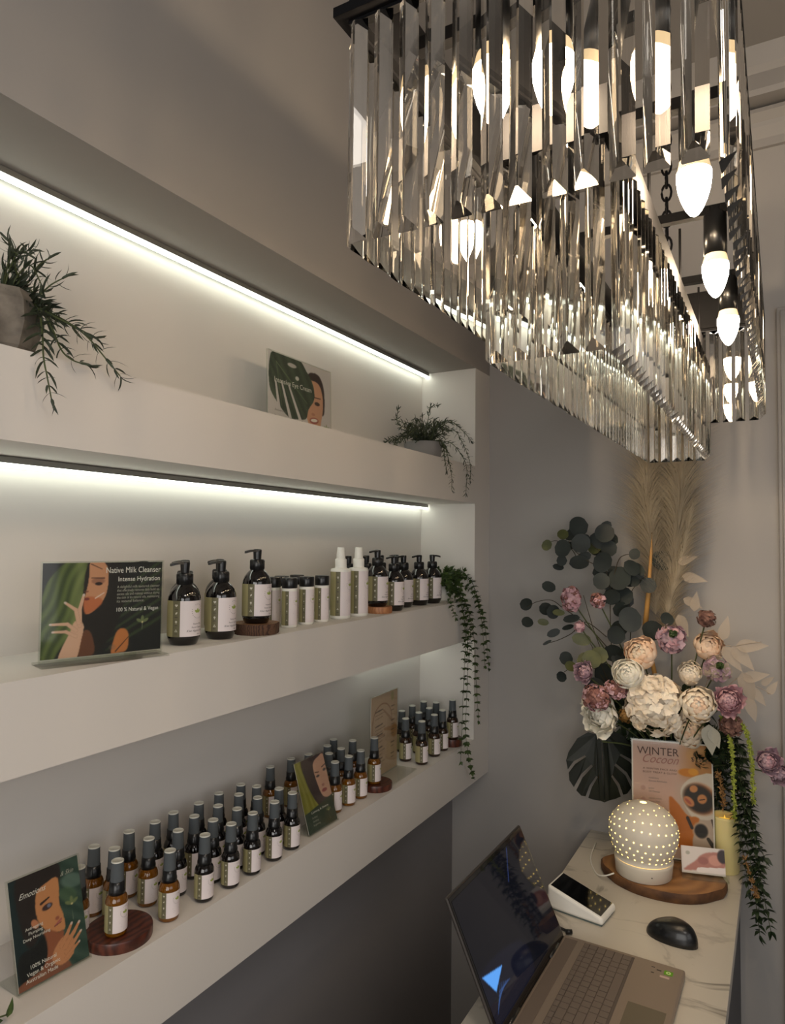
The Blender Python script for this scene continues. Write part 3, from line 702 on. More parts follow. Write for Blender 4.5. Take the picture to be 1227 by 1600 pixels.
def artF():
    A = Art(150, 210, (214, 172, 158))
    A.put(np.clip((A.X-.55)*4, 0, 1)*np.clip((A.Y-.62)*9, 0, 1), (190, 128, 66)); A.ell(.82, .9, .14, .06, (206, 152, 92), .7)
    A.ell(.70, .745, .12, .035, (214, 128, 28), 1); A.ell(.76, .755, .06, .03, (232, 158, 40), .8)
    A.put(np.clip((A.X-.5)*6, 0, 1)*np.clip((.70-A.Y)*12, 0, 1), (196, 172, 158))
    A.poly([(.60, .56), (.66, .66), (.82, .73), (1.02, .73), (1.02, .40), (.80, .36), (.70, .40)], (222, 206, 194), 1)
    A.poly([(.46, .52), (.56, .48), (.68, .38), (.82, .36), (.74, .20), (.72, .12), (.52, .12), (.48, .3)], (198, 112, 44), 2)
    A.ell(.84, .53, .20, .125, (190, 110, 60), 1, -.5); A.ell(.82, .53, .19, .115, (48, 38, 34), 1, -.5)
    A.ell(.70, .50, .075, .035, (206, 132, 88), 1, -.7); A.ell(.69, .50, .05, .012, (176, 92, 74), 1, -.7)
    A.ell(.86, .53, .055, .042, (206, 136, 84), 1, -.9); A.ell(.76, .61, .05, .03, (206, 136, 84), 1, .3); A.line(.83, .52, .89, .53, .006, .006, (60, 36, 30))
    A.ell(.84, .26, .10, .075, (206, 178, 160)); A.ell(.84, .26, .08, .06, (46, 40, 40)); A.line(.92, .20, 1, .12, .02, .03, (66, 58, 54))
    A.line(.68, .36, .73, .28, .02, .02, (62, 48, 44)); A.line(.97, .36, 1, .26, .012, .008, (90, 70, 62))
    for k in range(4): A.ell(.14, .58-.10*k, .03, .022, (196, 150, 138), .9)
    A.ell(.14, .27, .02, .014, (150, 50, 48), .9)
    A.put(((A.X < .018) | (A.X > .982) | (A.Y < .012) | (A.Y > .988)).astype(float), (232, 222, 216)); return A
def artG():
    A = Art(70, 46, (206, 198, 192))
    A.poly([(.05, .1), (.3, .45), (.5, .75), (.75, .85), (.98, .8), (.98, .3), (.6, .2)], (168, 112, 98), 2)
    A.ell(.78, .55, .16, .2, (196, 140, 122)); A.ell(.95, .72, .12, .25, (44, 30, 30)); A.line(.4, .15, .98, .2, .06, .07, (222, 212, 206)); A.ell(.5, .5, .12, .14, (140, 84, 76), .7)
    A.ell(.15, .75, .05, .07, (150, 150, 136), .8); return A
def sheet(A, w_, h_, texts, name='printed_card'):
    C = A.C/255.; C = np.where(C <= .04045, C/12.92, ((C+.055)/1.055)**2.4)
    H, W_ = A.H, A.W; vs = np.zeros((H*W_, 3)); vs[:, 0] = (A.X.ravel()-.5)*w_; vs[:, 2] = A.Y.ravel()*h_
    idx = np.arange(H*W_).reshape(H, W_); q = np.stack([idx[:-1, :-1], idx[:-1, 1:], idx[1:, 1:], idx[1:, :-1]], -1).reshape(-1, 4)
    cols = np.ones((H*W_, 4)); cols[:, :3] = C.reshape(-1, 3)
    b = MB()
    fn = lambda x, y: (x, -.0003, y)
    # paper back and edge
    tv = []; mats = [PRINT]
    for t in texts:
        m = t[5]
        b.use(m); put_text(b, t[0], (t[1]-.5)*w_, t[2]*h_, t[3]*h_, fn, t[4], width=(t[6]*w_ if len(t) > 6 and t[6] else None), shear=(t[7] if len(t) > 7 else 0))
    nb = len(b.v); V = np.concatenate([vs, np.array(b.v).reshape(-1, 3)]) if nb else vs
    F = [tuple(int(i) for i in f) for f in q]+[tuple(i+H*W_ for i in f) for f in b.f]
    me = D.meshes.new(name); me.from_pydata(V.tolist(), [], F)
    me.materials.append(PRINT)
    for m in b.mats: me.materials.append(m)
    me.polygons.foreach_set('material_index', [0]*len(q)+[i+1 for i in b.m])
    at = me.color_attributes.new('print', 'FLOAT_COLOR', 'POINT'); allc = np.ones((len(V), 4)); allc[:len(vs)] = cols
    at.data.foreach_set('color', allc.ravel()); me.update()
    return me
TW = mat('white_print', (236, 232, 226), .6); TG = mat('grey_print', (120, 110, 110), .6); TB = mat('brown_print', (96, 66, 60), .6); TR = mat('rose_print', (176, 120, 112), .6); TP = mat('pale_print', (176, 172, 160), .6)
PAPER = mat('paper', (220, 214, 204), .7)
def make_sign(label, w_, h_, loc, rz, tilt, art, texts, base, z0=.006, back=.05, front=.02):
    t = thing('sign_holder', label, 'sign', loc, rz)
    p = MB(); p.box((-w_/2-.002, .0012, -z0*.6), (w_/2+.002, .0030, h_+.002)); p.box((-w_/2-.002, -.0022, -z0*.6), (w_/2+.002, -.0012, h_+.002))
    pan = p.build('acrylic_panel', t, (0, 0, z0), m=ACRYL); pan.rotation_euler = (-tilt, 0, 0)
    o = D.objects.new('printed_card', sheet(art, w_, h_, texts)); COL.objects.link(o); o.parent = t; o.location = (0, 0, z0); o.rotation_euler = (-tilt, 0, 0)
    e = MB(); e.box((-w_/2, .0004, 0), (w_/2, .0010, h_)); bo = e.build('card_backing', t, (0, 0, z0), m=PAPER); bo.rotation_euler = (-tilt, 0, 0)
    f = MB()
    if base == 'T': f.box((-w_/2-.004, -front, 0), (w_/2+.004, back, .003))
    elif base == 'L': f.box((-w_/2-.002, -front, 0), (w_/2+.002, .003, .0025))
    else:
        f.box((-w_/2-.002, -.003, 0), (w_/2+.002, back, .0025))
    f.build('acrylic_base', t, m=ACRYL)
    return t
make_sign('acrylic sign reading Native Milk Cleanser on the middle shelf', .162, .126, (-.815, .638, z2), math.radians(72), 0, artA(), [
    ('Native Milk Cleanser', .985, .885, .092, 'R', TW, .48), ('Intense Hydration', .98, .79, .075, 'R', TW, .37),
    ('A delightful milk textured cleanser', .60, .715, .042, 'L', TP, .38), ('that effectively removes daily build up,', .60, .675, .042, 'L', TP, .38),
    ('excess oils and makeup without drying', .60, .635, .042, 'L', TP, .38), ('the skin of its natural oils, maintaining', .60, .595, .042, 'L', TP, .38), ('its natural balance.', .60, .555, .042, 'L', TP),
    ('100 % Natural & Vegan', .60, .455, .062, 'L', TW, .37)], 'T', z0=.008, back=.022, front=.022)
make_sign('slanted portrait sign with half face and hand beside the walnut round', .096, .130, (-.828, .589, z3), math.radians(87), .27, artB(), [
    ('Emotions', .12, .80, .075, 'L', TW, .38, .5), ('& Skin', .72, .86, .06, 'L', TP, .2, .5), ('Anti-ageing', .16, .50, .04, 'L', TW), ('Plumping', .20, .455, .04, 'L', TW), ('Deep Nourishing', .12, .41, .04, 'L', TW),
    ('100% Natural', .18, .155, .05, 'L', TW), ('Vegan & Organic', .12, .10, .05, 'L', TW), ('Australian Made', .10, .045, .05, 'L', TW)], 'slant', z0=.003, back=.045)
make_sign('small portrait card with green bottom half among the mist bottles', .096, .134, (-.796, 1.146, z3), math.radians(90), .30, artC(), [
    ('Calming & Detox', .2, .245, .04, 'L', TW, .6), ('Purifying', .2, .175, .036, 'L', TP), ('Clarifying', .2, .125, .036, 'L', TP), ('Brightening', .2, .075, .036, 'L', TP)], 'slant', z0=.003, back=.04)
make_sign('beige treatment menu card with arch line on the lowest shelf', .136, .193, (-.853, 1.482, z3), math.radians(92), 0, artD(), [], 'L', z0=.003, front=.055)
make_sign('acrylic sign reading Intensive Eye Cream on the top shelf', .212, .147, (-.868, 1.148, z1), math.radians(90), .03, artE(), [
    ('Intensive Eye Cream', .09, .60, .10, 'L', TW, .58), ('Anti-wrinkle', .09, .205, .05, 'L', TG), ('Reduce Eye Puffiness &', .09, .115, .055, 'L', TG, .44)], 'T', z0=.004, back=.03, front=.03)

# ------------------------------------------------------------------ shelf plants
def smooth_path(pts, k=5):
    P = [Vector(p) for p in pts]; out = []
    for i in range(len(P)-1):
        p0, p1, p2, p3 = P[max(i-1, 0)], P[i], P[i+1], P[min(i+2, len(P)-1)]
        for j in range(k):
            t = j/k; out.append(.5*((2*p1)+(-p0+p2)*t+(2*p0-5*p1+4*p2-p3)*t*t+(-p0+3*p1-3*p2+p3)*t**3))
    out.append(P[-1]); return out
def rvec(r): return Vector((r.uniform(-1, 1), r.uniform(-1, 1), r.uniform(-1, 1))).normalized()
def foliage_stem(sm, lm, pts, r, gap, L, W, shape='lance', spread=.9, curl=.25, per=2, rad=.0012, start=.1, jit=.35):
    path = smooth_path(pts, 6); sm.tube(path, rad, 5, rad*.6); acc = 0; tot = sum((path[i+1]-path[i]).length for i in range(len(path)-1)); run = 0; ph = r.uniform(0, 6)
    for i in range(len(path)-1):
        d = path[i+1]-path[i]; run += d.length; acc += d.length
        if run/tot < start: continue
        while acc >= gap:
            acc -= gap; t = d.normalized(); a = t.orthogonal().normalized(); b_ = t.cross(a)
            for k in range(per):
                q = ph+k*2*PI/per; dr = (a*math.cos(q)+b_*math.sin(q)); dd = (t*(1-spread)+dr*spread+rvec(r)*jit*.5+Vector((0, 0, .12))).normalized()
                s = r.uniform(.7, 1.15)*(1-.35*run/tot); lm.leaf(path[i], dd, t*-1 if spread > .5 else dr, L*s, W*s, curl*r.uniform(.3, 1.4), .15, 4, shape)
            ph += PI/2+r.uniform(-.4, .4)
    t = (path[-1]-path[-2]).normalized()
    for k in range(3): lm.leaf(path[-1], (t+rvec(r)*.5), rvec(r), L*.7, W*.7, curl, .15, 4, shape)
def rand_stems(r, c, n, R, up, out):
    res = []
    for _ in range(n):
        a = r.uniform(0, 2*PI); d = Vector((math.cos(a), math.sin(a), 0)); c0 = Vector(c)+d*R*.3
        h = r.uniform(.4, 1)*up; o = r.uniform(.3, 1)*out
        res.append([c0, c0+d*o*.4+Vector((0, 0, h*.7)), c0+d*o*.8+Vector((0, 0, h)), c0+d*o*1.15+Vector((0, 0, h*r.uniform(.5, 1.15)))])
    return res
# left plant in a faceted concrete pot
def clampx(st): return [[(max(p[0], -.93), p[1], p[2]) for p in s_] for s_ in st]
t = thing('potted_rosemary', 'trailing narrow-leaved plant in a concrete pot at left end of top shelf', 'plant')
pl = MB().use(CONC, False)
pl.lathe([(.022, 0), (.040, .020), (.050, .050), (.046, .078), (.036, .094), (.032, .094), (.032, .080), (0, .080)], 7, c=(-.872, .514, z1)); pl.build('pot', t)
r = random.Random(11); sm = MB().use(STEM, True); lm = MB().use(NEEDLE, True)
st = [[(-.86, .53, 1.91), (-.8300,.5350,1.8977), (-.7900,.5170,1.8522), (-.7650,.5033,1.8155), (-.7600,.5057,1.7908), (-.7580,.5101,1.7668)],
      [(-.86, .53, 1.91), (-.8400,.5451,1.8991), (-.8000,.5527,1.8800), (-.7750,.5676,1.8596), (-.7650,.5895,1.8345), (-.7600,.6091,1.8146)],
      [(-.86, .53, 1.91), (-.8300,.5368,1.8966), (-.8000,.5437,1.8798), (-.7900,.5642,1.8717), (-.7850,.5873,1.8646)],
      [(-.86, .53, 1.91), (-.8300,.5350,1.8977), (-.8000,.5353,1.8668), (-.7800,.5357,1.8357), (-.7700,.5441,1.8227), (-.7650,.5615,1.8197)],
      [(-.86, .53, 1.91), (-.8500,.5449,1.9151), (-.8400,.5602,1.9355), (-.8300,.5697,1.9455)],
      [(-.86, .52, 1.91), (-.8600,.5417,1.9371), (-.8500,.5479,1.9589), (-.8500,.5602,1.9720)],
      [(-.86, .52, 1.91), (-.8700,.5389,1.9466), (-.8700,.5426,1.9694), (-.8700,.5493,1.9832)],
      [(-.86, .51, 1.91), (-.8700,.5303,1.9436), (-.8700,.5252,1.9673), (-.8700,.5194,1.9838)],
      [(-.86, .51, 1.91), (-.8500,.5226,1.9289), (-.8400,.5109,1.9396), (-.8300,.5042,1.9548)]]
st += rand_stems(r, (-.868, .505, 1.90), 12, .03, .055, .05)
for s_ in clampx(st): foliage_stem(sm, lm, s_, r, .0090, .027, .0046, 'strap', .72, .55, 2, .0014, .12)
sm.build('stem', t); lm.build('foliage', t)
t = thing('potted_rosemary', 'bushy narrow-leaved plant in a grey pot at right end of top shelf', 'plant')
pl = MB().use(GPOT, True); pl.lathe([(.040, 0), (.047, .004), (.055, .052), (.051, .052), (.047, .042), (0, .042)], 36, c=(-.868, 1.710, z1)); pl.build('pot', t)
r = random.Random(5); sm = MB().use(STEM, True); lm = MB().use(NEEDLE, True)
c = (-.868, 1.71, 1.87)
st = [[c, (-.8000,1.6835,1.8715), (-.7650,1.6581,1.8114), (-.7600,1.6640,1.7726), (-.7580,1.6602,1.7382)],
      [c, (-.8000,1.7246,1.8770), (-.7680,1.7487,1.8389), (-.7600,1.7663,1.7993), (-.7580,1.7537,1.7359)],
      [c, (-.8100,1.7671,1.9159), (-.7800,1.7754,1.8824), (-.7620,1.7935,1.8201), (-.7580,1.7846,1.7739)],
      [c, (-.8300,1.7884,1.9427), (-.8100,1.8432,1.9271), (-.7900,1.8874,1.8977)],
      [c, (-.8100,1.7045,1.8749), (-.7750,1.6513,1.8231), (-.7650,1.6424,1.7878)],
      [c, (-.8500,1.5923,1.8932), (-.8600,1.5474,1.9040), (-.8700,1.5647,1.9445)],
      [c, (-.8400,1.5738,1.8764), (-.8300,1.4877,1.8541), (-.8200,1.4135,1.8373)],
      [c, (-.8500,1.6286,1.9020), (-.8200,1.5092,1.8579), (-.8100,1.4395,1.8308)],
      [c, (-.8600,1.7249,1.9532), (-.8600,1.7325,1.9799), (-.8600,1.7823,1.9924)]]
st += rand_stems(r, (-.865, 1.71, 1.87), 34, .05, .07, .07)
for s_ in clampx(st): foliage_stem(sm, lm, [(p[0], min(p[1], 1.862), max(p[2], 1.70)) for p in s_], r, .0080, .019, .0036, 'strap', .7, .4, 2, .0012, .12)
sm.build('stem', t); lm.build('foliage', t)
t = thing('trailing_plant', 'small-leaved green plant trailing from middle shelf down past the lowest shelf', 'plant')
pl = MB().use(WPLAS, True); pl.lathe([(.024, 0), (.027, .003), (.032, .045), (.029, .045), (.027, .038), (0, .038)], 28, c=(-.852, 1.795, z2)); pl.build('pot', t)
r = random.Random(8); sm = MB().use(STEM, True); lm = MB().use(IVY, True)
c = (-.85, 1.79, 1.48)
st = [[c, (-.8000,1.7820,1.4952), (-.7650,1.7477,1.4279), (-.7550,1.7658,1.3132), (-.7570,1.7678,1.1906), (-.7550,1.7560,1.0722), (-.7570,1.8116,.9460)],
      [c, (-.8000,1.8636,1.5010), (-.7650,1.8670,1.4282), (-.7550,1.8923,1.3527), (-.7550,1.9240,1.2295)],
      [c, (-.7800,1.7816,1.4513), (-.7570,1.8110,1.3430), (-.7550,1.8264,1.2159), (-.7570,1.8517,1.0923)],
      [c, (-.7800,1.7510,1.4532), (-.7570,1.7522,1.3583), (-.7570,1.7453,1.2292), (-.7570,1.7270,1.0110)],
      [c, (-.8000,1.7305,1.5061), (-.7750,1.6896,1.4488), (-.7650,1.7056,1.3968)],
      [c, (-.7800,1.8406,1.4659), (-.7600,1.8748,1.3818), (-.7570,1.8987,1.2406)],
      [c, (-.7750,1.7838,1.4336), (-.7600,1.7948,1.3713), (-.7570,1.7800,1.2761)]]
st += rand_stems(r, (-.845, 1.775, 1.475), 30, .04, .05, .062)
for s_ in clampx(st): foliage_stem(sm, lm, [(p[0], min(p[1], 1.862) if p[0] < -.79 else p[1], p[2]) for p in s_], r, .0068, .0165, .0125, 'ov', .85, .25, 3, .0009, .08)
sm.build('stem', t); lm.build('foliage', t)
t = thing('leafy_sprig', 'small green sprig poking up at the left end of the lowest shelf', 'plant')
r = random.Random(3); sm = MB().use(STEM, True); lm = MB().use(IVY, True)
for s_ in ([(-.80, .47, z3), (-.798, .482, 1.045), (-.7950,.5045,1.0426)], [(-.80, .465, z3), (-.80, .468, 1.05), (-.80, .470, 1.07)]): sm.tube(smooth_path(s_), .001, 5)
lm.leaf((-.7950,.5039,1.0394), (0, .35, .9), (1, 0, 0), .020, .009, .1, .15, 5, 'ov'); lm.leaf((-.80, .470, 1.065), (0, -.3, .9), (1, 0, .1), .02, .010, .1); lm.leaf((-.798, .482, 1.045), (.2, .6, -.2), (1, 0, .1), .018, .007, .1)
sm.build('stem', t); lm.build('foliage', t)

# ------------------------------------------------------------------ counter
CT = .8005
t = thing('counter', 'narrow white marble-topped counter running to the back wall', 'counter', (-.28, 1.3, 0))
b = MB(); b.box((-.474, .35, CT-.03), (-.0906, D2, CT)); b.v = [(x+.28, y-1.3, z) for x, y, z in b.v]; b.build('worktop', t, m=MARBLE, bevel=.0015)
b = MB(); b.box((-.462, .37, .06), (-.102, D2, CT-.03)); b.box((-.452, .39, 0), (-.115, D2, .06)); b.v = [(x+.28, y-1.3, z) for x, y, z in b.v]; b.build('cabinet_body', t, m=BODYC)

# laptop (base frame: x from hinge towards the user, y along the hinge)
lp = thing('laptop', 'open grey laptop with black screen on the marble counter', 'laptop', (-.392, 1.235, CT), math.radians(-1))
LWd, LD = .348, .226
b = MB(); b.box((0, -LWd/2, .002), (LD, LWd/2, .0155)); b.build('base', lp, m=LAPM, bevel=.004)
b = MB(); b.box((.006, -LWd/2+.03, .0155), (.030, LWd/2-.012, .0160)); b.build('speaker_grille', lp, m=LAPD)
kb = MB(); kb.box((.044, -LWd/2+.010, .0152), (.138, LWd/2-.010, .0158)); kbo = kb.build('keyboard', lp, m=mat('key_well', (84, 75, 68), .6))
kp = None; nrow = 6; x = .0455
for rI in range(nrow):
    dx = .0100 if rI == 0 else .0158; y = LWd/2-.012; k = 0
    widths = [.0163]*20 if rI == 0 else {1: [.0163]*13+[.0279]+[.0163]*4, 2: [.022]+[.0163]*12+[.0219]+[.0163]*4, 3: [.026]+[.0163]*11+[.0342]+[.0163]*4, 4: [.034]+[.0163]*10+[.0425]+[.0163]*4, 5: [.0163]*3+[.0165]+[.085]+[.0163]*6+[.0163]*4}[rI]
    for w_ in widths:
        if y-w_ < -LWd/2+.010: break
        q = MB(); q.box((0, -w_+.0014, 0), (dx-.0014, 0, .0012)); o = q.build('key', kbo, (x, y, .0158), m=LAPK); y -= w_
    x += dx
b = MB(); b.box((.153, -.075, .0155), (.215, .030, .0158)); b.build('touchpad', lp, m=PAD)
b = MB().use(GREENS); b.box((.193, .140, .0155), (.208, .153, .0159)); b.use(mat('sticker_eye', (206, 222, 160), .5))
b.lathe([(.0042, .0001), (0, .0002)], 14, c=(.2005, .1465, .0159), caps=False); b.use(GREENS); b.lathe([(.002, .0002), (0, .0003)], 10, c=(.2005, .1465, .0159), caps=False)
tag(b.build('sticker', lp), 'green square sticker')
b = MB(); b.box((.188, .128, .0155), (.204, .134, .0158)); tag(b.build('sticker', lp, m=PALES), 'pale narrow sticker')
b = MB(); b.box((.180, .146, .0155), (.188, .149, .0158)); b.box((.170, .152, .0155), (.176, .154, .0158)); b.box((.172, .134, .0155), (.177, .1365, .0158)); tag(b.build('deck_marking', lp, m=mat('deck_ink', (60, 52, 48), .6)), 'small dark printed marks')
LH = .222
lid = MB(); lid.box((-.006, -LWd/2, 0), (0, LWd/2, LH)); lido = lid.build('screen_lid', lp, (.0, 0, .010), m=mat('lid_metal', (70, 66, 64), .4, metal=.5), bevel=.0025); lido.rotation_euler = (0, -.44, 0)
q = MB(); q.box((0, -LWd/2+.003, .004), (.0008, LWd/2-.003, LH-.003)); q.build('bezel', lido, m=SCRB)
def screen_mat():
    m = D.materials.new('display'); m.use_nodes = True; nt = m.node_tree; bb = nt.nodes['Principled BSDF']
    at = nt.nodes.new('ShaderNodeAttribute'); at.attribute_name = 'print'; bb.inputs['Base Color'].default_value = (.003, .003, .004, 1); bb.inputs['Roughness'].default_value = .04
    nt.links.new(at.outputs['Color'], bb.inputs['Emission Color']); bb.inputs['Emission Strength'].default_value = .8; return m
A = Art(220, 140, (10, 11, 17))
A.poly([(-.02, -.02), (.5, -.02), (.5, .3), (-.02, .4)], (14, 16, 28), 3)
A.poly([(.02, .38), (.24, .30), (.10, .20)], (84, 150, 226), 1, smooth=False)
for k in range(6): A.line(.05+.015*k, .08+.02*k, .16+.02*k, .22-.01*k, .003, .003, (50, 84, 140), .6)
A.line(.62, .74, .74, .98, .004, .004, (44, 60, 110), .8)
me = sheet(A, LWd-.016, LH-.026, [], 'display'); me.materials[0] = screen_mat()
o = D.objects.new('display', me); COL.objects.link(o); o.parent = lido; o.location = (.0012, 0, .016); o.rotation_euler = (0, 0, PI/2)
for s_ in (-1, 1):
    q = MB().use(BPLAS, True); q.tube([(-.002, s_*.11-.025, .012), (-.002, s_*.11+.025, .012)], .0055, 10); q.build('hinge', lp)
cb = MB().use(BPLAS, True); cb.tube(smooth_path([(-.4280,1.4707,.8150), (-.4276,1.4461,.8120), (-.4009,1.4416,.8060), (-.3836,1.4410,.8060)]), .003, 8)
cb.tube([(-.3938,1.4350,.8060), (-.3824,1.4416,.8060)], .005, 8)
tag(cb.build('power_cable'), 'short black cable with plug beside the laptop hinge', 'cable')
cb = MB(); cb.box((-.006, -.010, 0), (.006, .010, .005)); o = tag(cb.build('usb_dongle', loc=(-.352, 1.3609, .808), m=BPLAS, bevel=.001), 'tiny black USB dongle at the far side of laptop', 'dongle')

# card terminal: white wedge with tilted black display
t = thing('card_terminal', 'white wedge-shaped card reader with black display on the counter', 'card reader', (-.389, 1.545, CT), math.radians(-8))
b = MB(); L2, W2 = .062, .040
b.add([(-L2, -W2, .003), (L2, -W2, .003), (L2, W2, .003), (-L2, W2, .003), (-L2, -W2, .052), (L2, -W2, .018), (L2, W2, .018), (-L2, W2, .052)], [(3, 2, 1, 0), (4, 5, 6, 7), (0, 1, 5, 4), (1, 2, 6, 5), (2, 3, 7, 6), (3, 0, 4, 7)])
b.build('body', t, m=WPLAS, bevel=.006)
sl_ = (.018-.052)/(2*L2)
def tz(x): return .052+(x+L2)*sl_+.0006
b = MB(); b.add([(-L2+.006, -W2+.006, tz(-L2+.006)), (L2-.006, -W2+.006, tz(L2-.006)), (L2-.006, W2-.006, tz(L2-.006)), (-L2+.006, W2-.006, tz(-L2+.006))], [(0, 1, 2, 3)])
b.v += [(x, y, z-.004) for x, y, z in b.v[:4]]; b.f += [(4, 7, 6, 5), (0, 4, 5, 1), (1, 5, 6, 2), (2, 6, 7, 3), (3, 7, 4, 0)]; b.m += [0]*5; b.smooth += [False]*5
b.build('display', t, m=SCRB)
b = MB(); b.box((-L2+.004, -W2+.004, 0), (L2-.004, W2-.004, .004)); b.build('rubber_base', t, m=mat('grey_rubber', (96, 108, 104), .6))
# mouse
t = thing('computer_mouse', 'black ergonomic mouse on the marble counter', 'mouse', (-.203, 1.530, CT), math.radians(-14))
b = MB().use(BPLAS, True); n, mrows = 28, 10; vs = []; fs = []
for j in range(mrows+1):
    q = j/mrows*PI/2
    for i in range(n):
        a = 2*PI*i/n; x = .051*math.cos(a); y = .031*math.sin(a)*(1+.14*math.cos(a-.5)); 
        k = math.cos(q)**.55 if j < mrows else 0
        z = .036*math.sin(q)**.9*(1-.16*math.cos(a)*k-(.25*max(0, math.cos(a))*k))
        vs.append((x*k+.004*(1-k), y*k+.003*math.sin(q), z+.0008))
for j in range(mrows):
    for i in range(n): fs.append((j*n+i, j*n+(i+1) % n, (j+1)*n+(i+1) % n, (j+1)*n+i))
fs.append(tuple(range(n-1, -1, -1)))
vs = [(-x, y, z) for x, y, z in vs]; fs = [f[::-1] for f in fs]
b.add(vs, fs); b.build('shell', t)
b = MB().use(mat('wheel_rubber', (40, 40, 42), .5), True); b.tube([(-.026, -.003, .0215), (-.026, .004, .0215)], .0055, 14); b.build('scroll_wheel', t)

# live-edge slab with diffuser lamp, treatment poster and card holder
def outline(c, rx, ry, n, seed, amp=.05):
    r = random.Random(seed); ph = [r.uniform(0, 6) for _ in range(6)]
    return [((rx*(1+amp*math.sin(2*a+ph[0])+amp*.7*math.sin(3*a+ph[1])+amp*.35*math.sin(6*a+ph[2])+amp*.15*math.sin(13*a+ph[3])))*math.cos(a), (ry*(1+amp*math.sin(2*a+ph[1])+amp*math.sin(3*a+ph[4])+amp*.3*math.sin(7*a+ph[5])))*math.sin(a)) for a in [2*PI*i/n for i in range(n)]]
ol = outline(0, .147, .098, 72, 6, .05); b = MB().use(mat('slab_edge', (104, 70, 40), .7, noise=((66, 42, 26), 30, 5), bump=.5, bscale=80), True); n = 72
LL = [[(x*.97, y*.97, 0) for x, y in ol], [(x, y, .008) for x, y in ol], [(x*.995, y*.995, .019) for x, y in ol], [(x*.97, y*.97, .0225) for x, y in ol]]
b.add([p for l in LL for p in l], [(j*n+i, j*n+(i+1) % n, (j+1)*n+(i+1) % n, (j+1)*n+i) for j in range(3) for i in range(n)]); b.add(LL[0], [tuple(range(n-1, -1, -1))])
b.use(OLIVEW, False); b.add(LL[3], [tuple(range(n))]); o = b.build('live_edge_slab', loc=(-.252, 1.778, CT)); o.rotation_euler = (0, 0, .15)
tag(o, 'brown live-edge wooden slab under the round diffuser lamp', 'wood slab')
SZT = CT+.0225
t = thing('diffuser_lamp', 'white round ceramic diffuser lamp pierced with glowing dots', 'lamp', (-.293, 1.745, SZT))
b = MB().use(CERAM, True); b.lathe([(0, .0005), (.060, 0), (.063, .002), (.0655, .030), (.0665, .036), (.064, .0365), (0, .0365)], 44, caps=False); b.build('base', t)
b = MB().use(mat('seam_glow', (255, 220, 150), .5, emit=(255, 210, 130), es=.8), True); b.lathe([(.0635, .0360), (.0635, .0385)], 40, caps=False); b.build('seam_light', t)
def dome(th): return (.0800*math.sin(th)**.93, .098+.062*math.cos(th)*(1 if th < PI/2 else 1.0))
b = MB().use(CERAM, True); prof = []
for i in range(27):
    th = PI*(.775-(.775-.03)*i/26); rr_, zz = .0790*math.sin(th), .1005+.0635*math.cos(th)
    if th > PI/2: zz = .1005+.088*math.cos(th)
    prof.append((rr_, zz))
prof = [(.0655, .0385)]+[p for p in prof if p[1] > .040]
b.lathe(prof, 48, caps=False); b.lathe([(prof[-1][0], prof[-1][1]), (.004, .160)], 24, caps=False)
b.use(HOLE, False); rr = random.Random(2)
zr = [.050, .063, .080, .098, .118, .134, .148, .157]; cnt = [26, 26, 28, 30, 26, 22, 16, 9]
def surf(z):
    for i in range(len(prof)-1):
        if prof[i][1] <= z <= prof[i+1][1]:
            t_ = (z-prof[i][1])/(prof[i+1][1]-prof[i][1]+1e-9); r_ = prof[i][0]+(prof[i+1][0]-prof[i][0])*t_
            return r_, (prof[i+1][1]-prof[i][1], -(prof[i+1][0]-prof[i][0]))
    return prof[-1][0], (0, 1)
for z_, c_ in zip(zr, cnt):
    ph = rr.uniform(0, 6)
    for k in range(c_):
        a = 2*PI*k/c_; zz = z_+.0045*math.sin(2*a+ph) if z_ < .15 else z_; r_, nn = surf(zz); L_ = math.hypot(*nn); nr, nz = nn[0]/L_, nn[1]/L_
        N = Vector((nr*math.cos(a), nr*math.sin(a), nz)); P = Vector((r_*math.cos(a), r_*math.sin(a), zz))+N*.0006; ta = Vector((-math.sin(a), math.cos(a), 0)); tb = N.cross(ta); q = .0018*(1 if z_ < .14 else .8)
        b.add([P+ta*q*math.cos(g*PI/4)+tb*q*math.sin(g*PI/4) for g in range(8)], [tuple(range(8))])
b.lathe([(.008, .1642), (0, .1646)], 14, c=(0, 0, -.0005), caps=False)
b.build('pierced_dome', t)
b = MB().use(INKD); b.lathe([(.0015, 0), (0, .0001)], 8, caps=False); o = b.build('power_button', t, (.028, -.0595, .018)); o.rotation_euler = (PI/2, 0, .44)
cb = MB().use(WPLAS, True); cb.tube(smooth_path([(-.352, 1.70, SZT+.003), (-.375, 1.705, CT+.012), (-.40, 1.73, CT+.002), (-.43, 1.80, CT+.002), (-.44, 1.90, CT+.002)]), .0018, 6); tag(cb.build('lamp_cord'), 'thin white cord trailing from the diffuser lamp', 'cord')
TBX = [('WINTER', .07, .875, .095, 'L', TB, .52), ('Cocoon', .14, .805, .105, 'L', TR, .45, .5), ('60 min', .82, .90, .03, 'C', TB), ('$155', .82, .845, .055, 'C', TB, .16),
       ('A WINTER FACE AND', .14, .745, .022, 'L', TB, .42), ('BODY TREAT & GLOW', .14, .715, .022, 'L', TB, .42), ('WARMING', .21, .665, .018, 'L', TG), ('Cocoon Exfoliation', .21, .64, .020, 'L', TG),
       ('BODY', .21, .575, .018, 'L', TG), ('Oil Massage', .21, .55, .02, 'L', TG), ('NOURISHING', .21, .49, .018, 'L', TG), ('Cacao Mask', .21, .465, .02, 'L', TG), ('Time to book now', .2, .40, .022, 'L', TG), ('and enjoy a winter treat', .1, .1, .024, 'L', TG)]
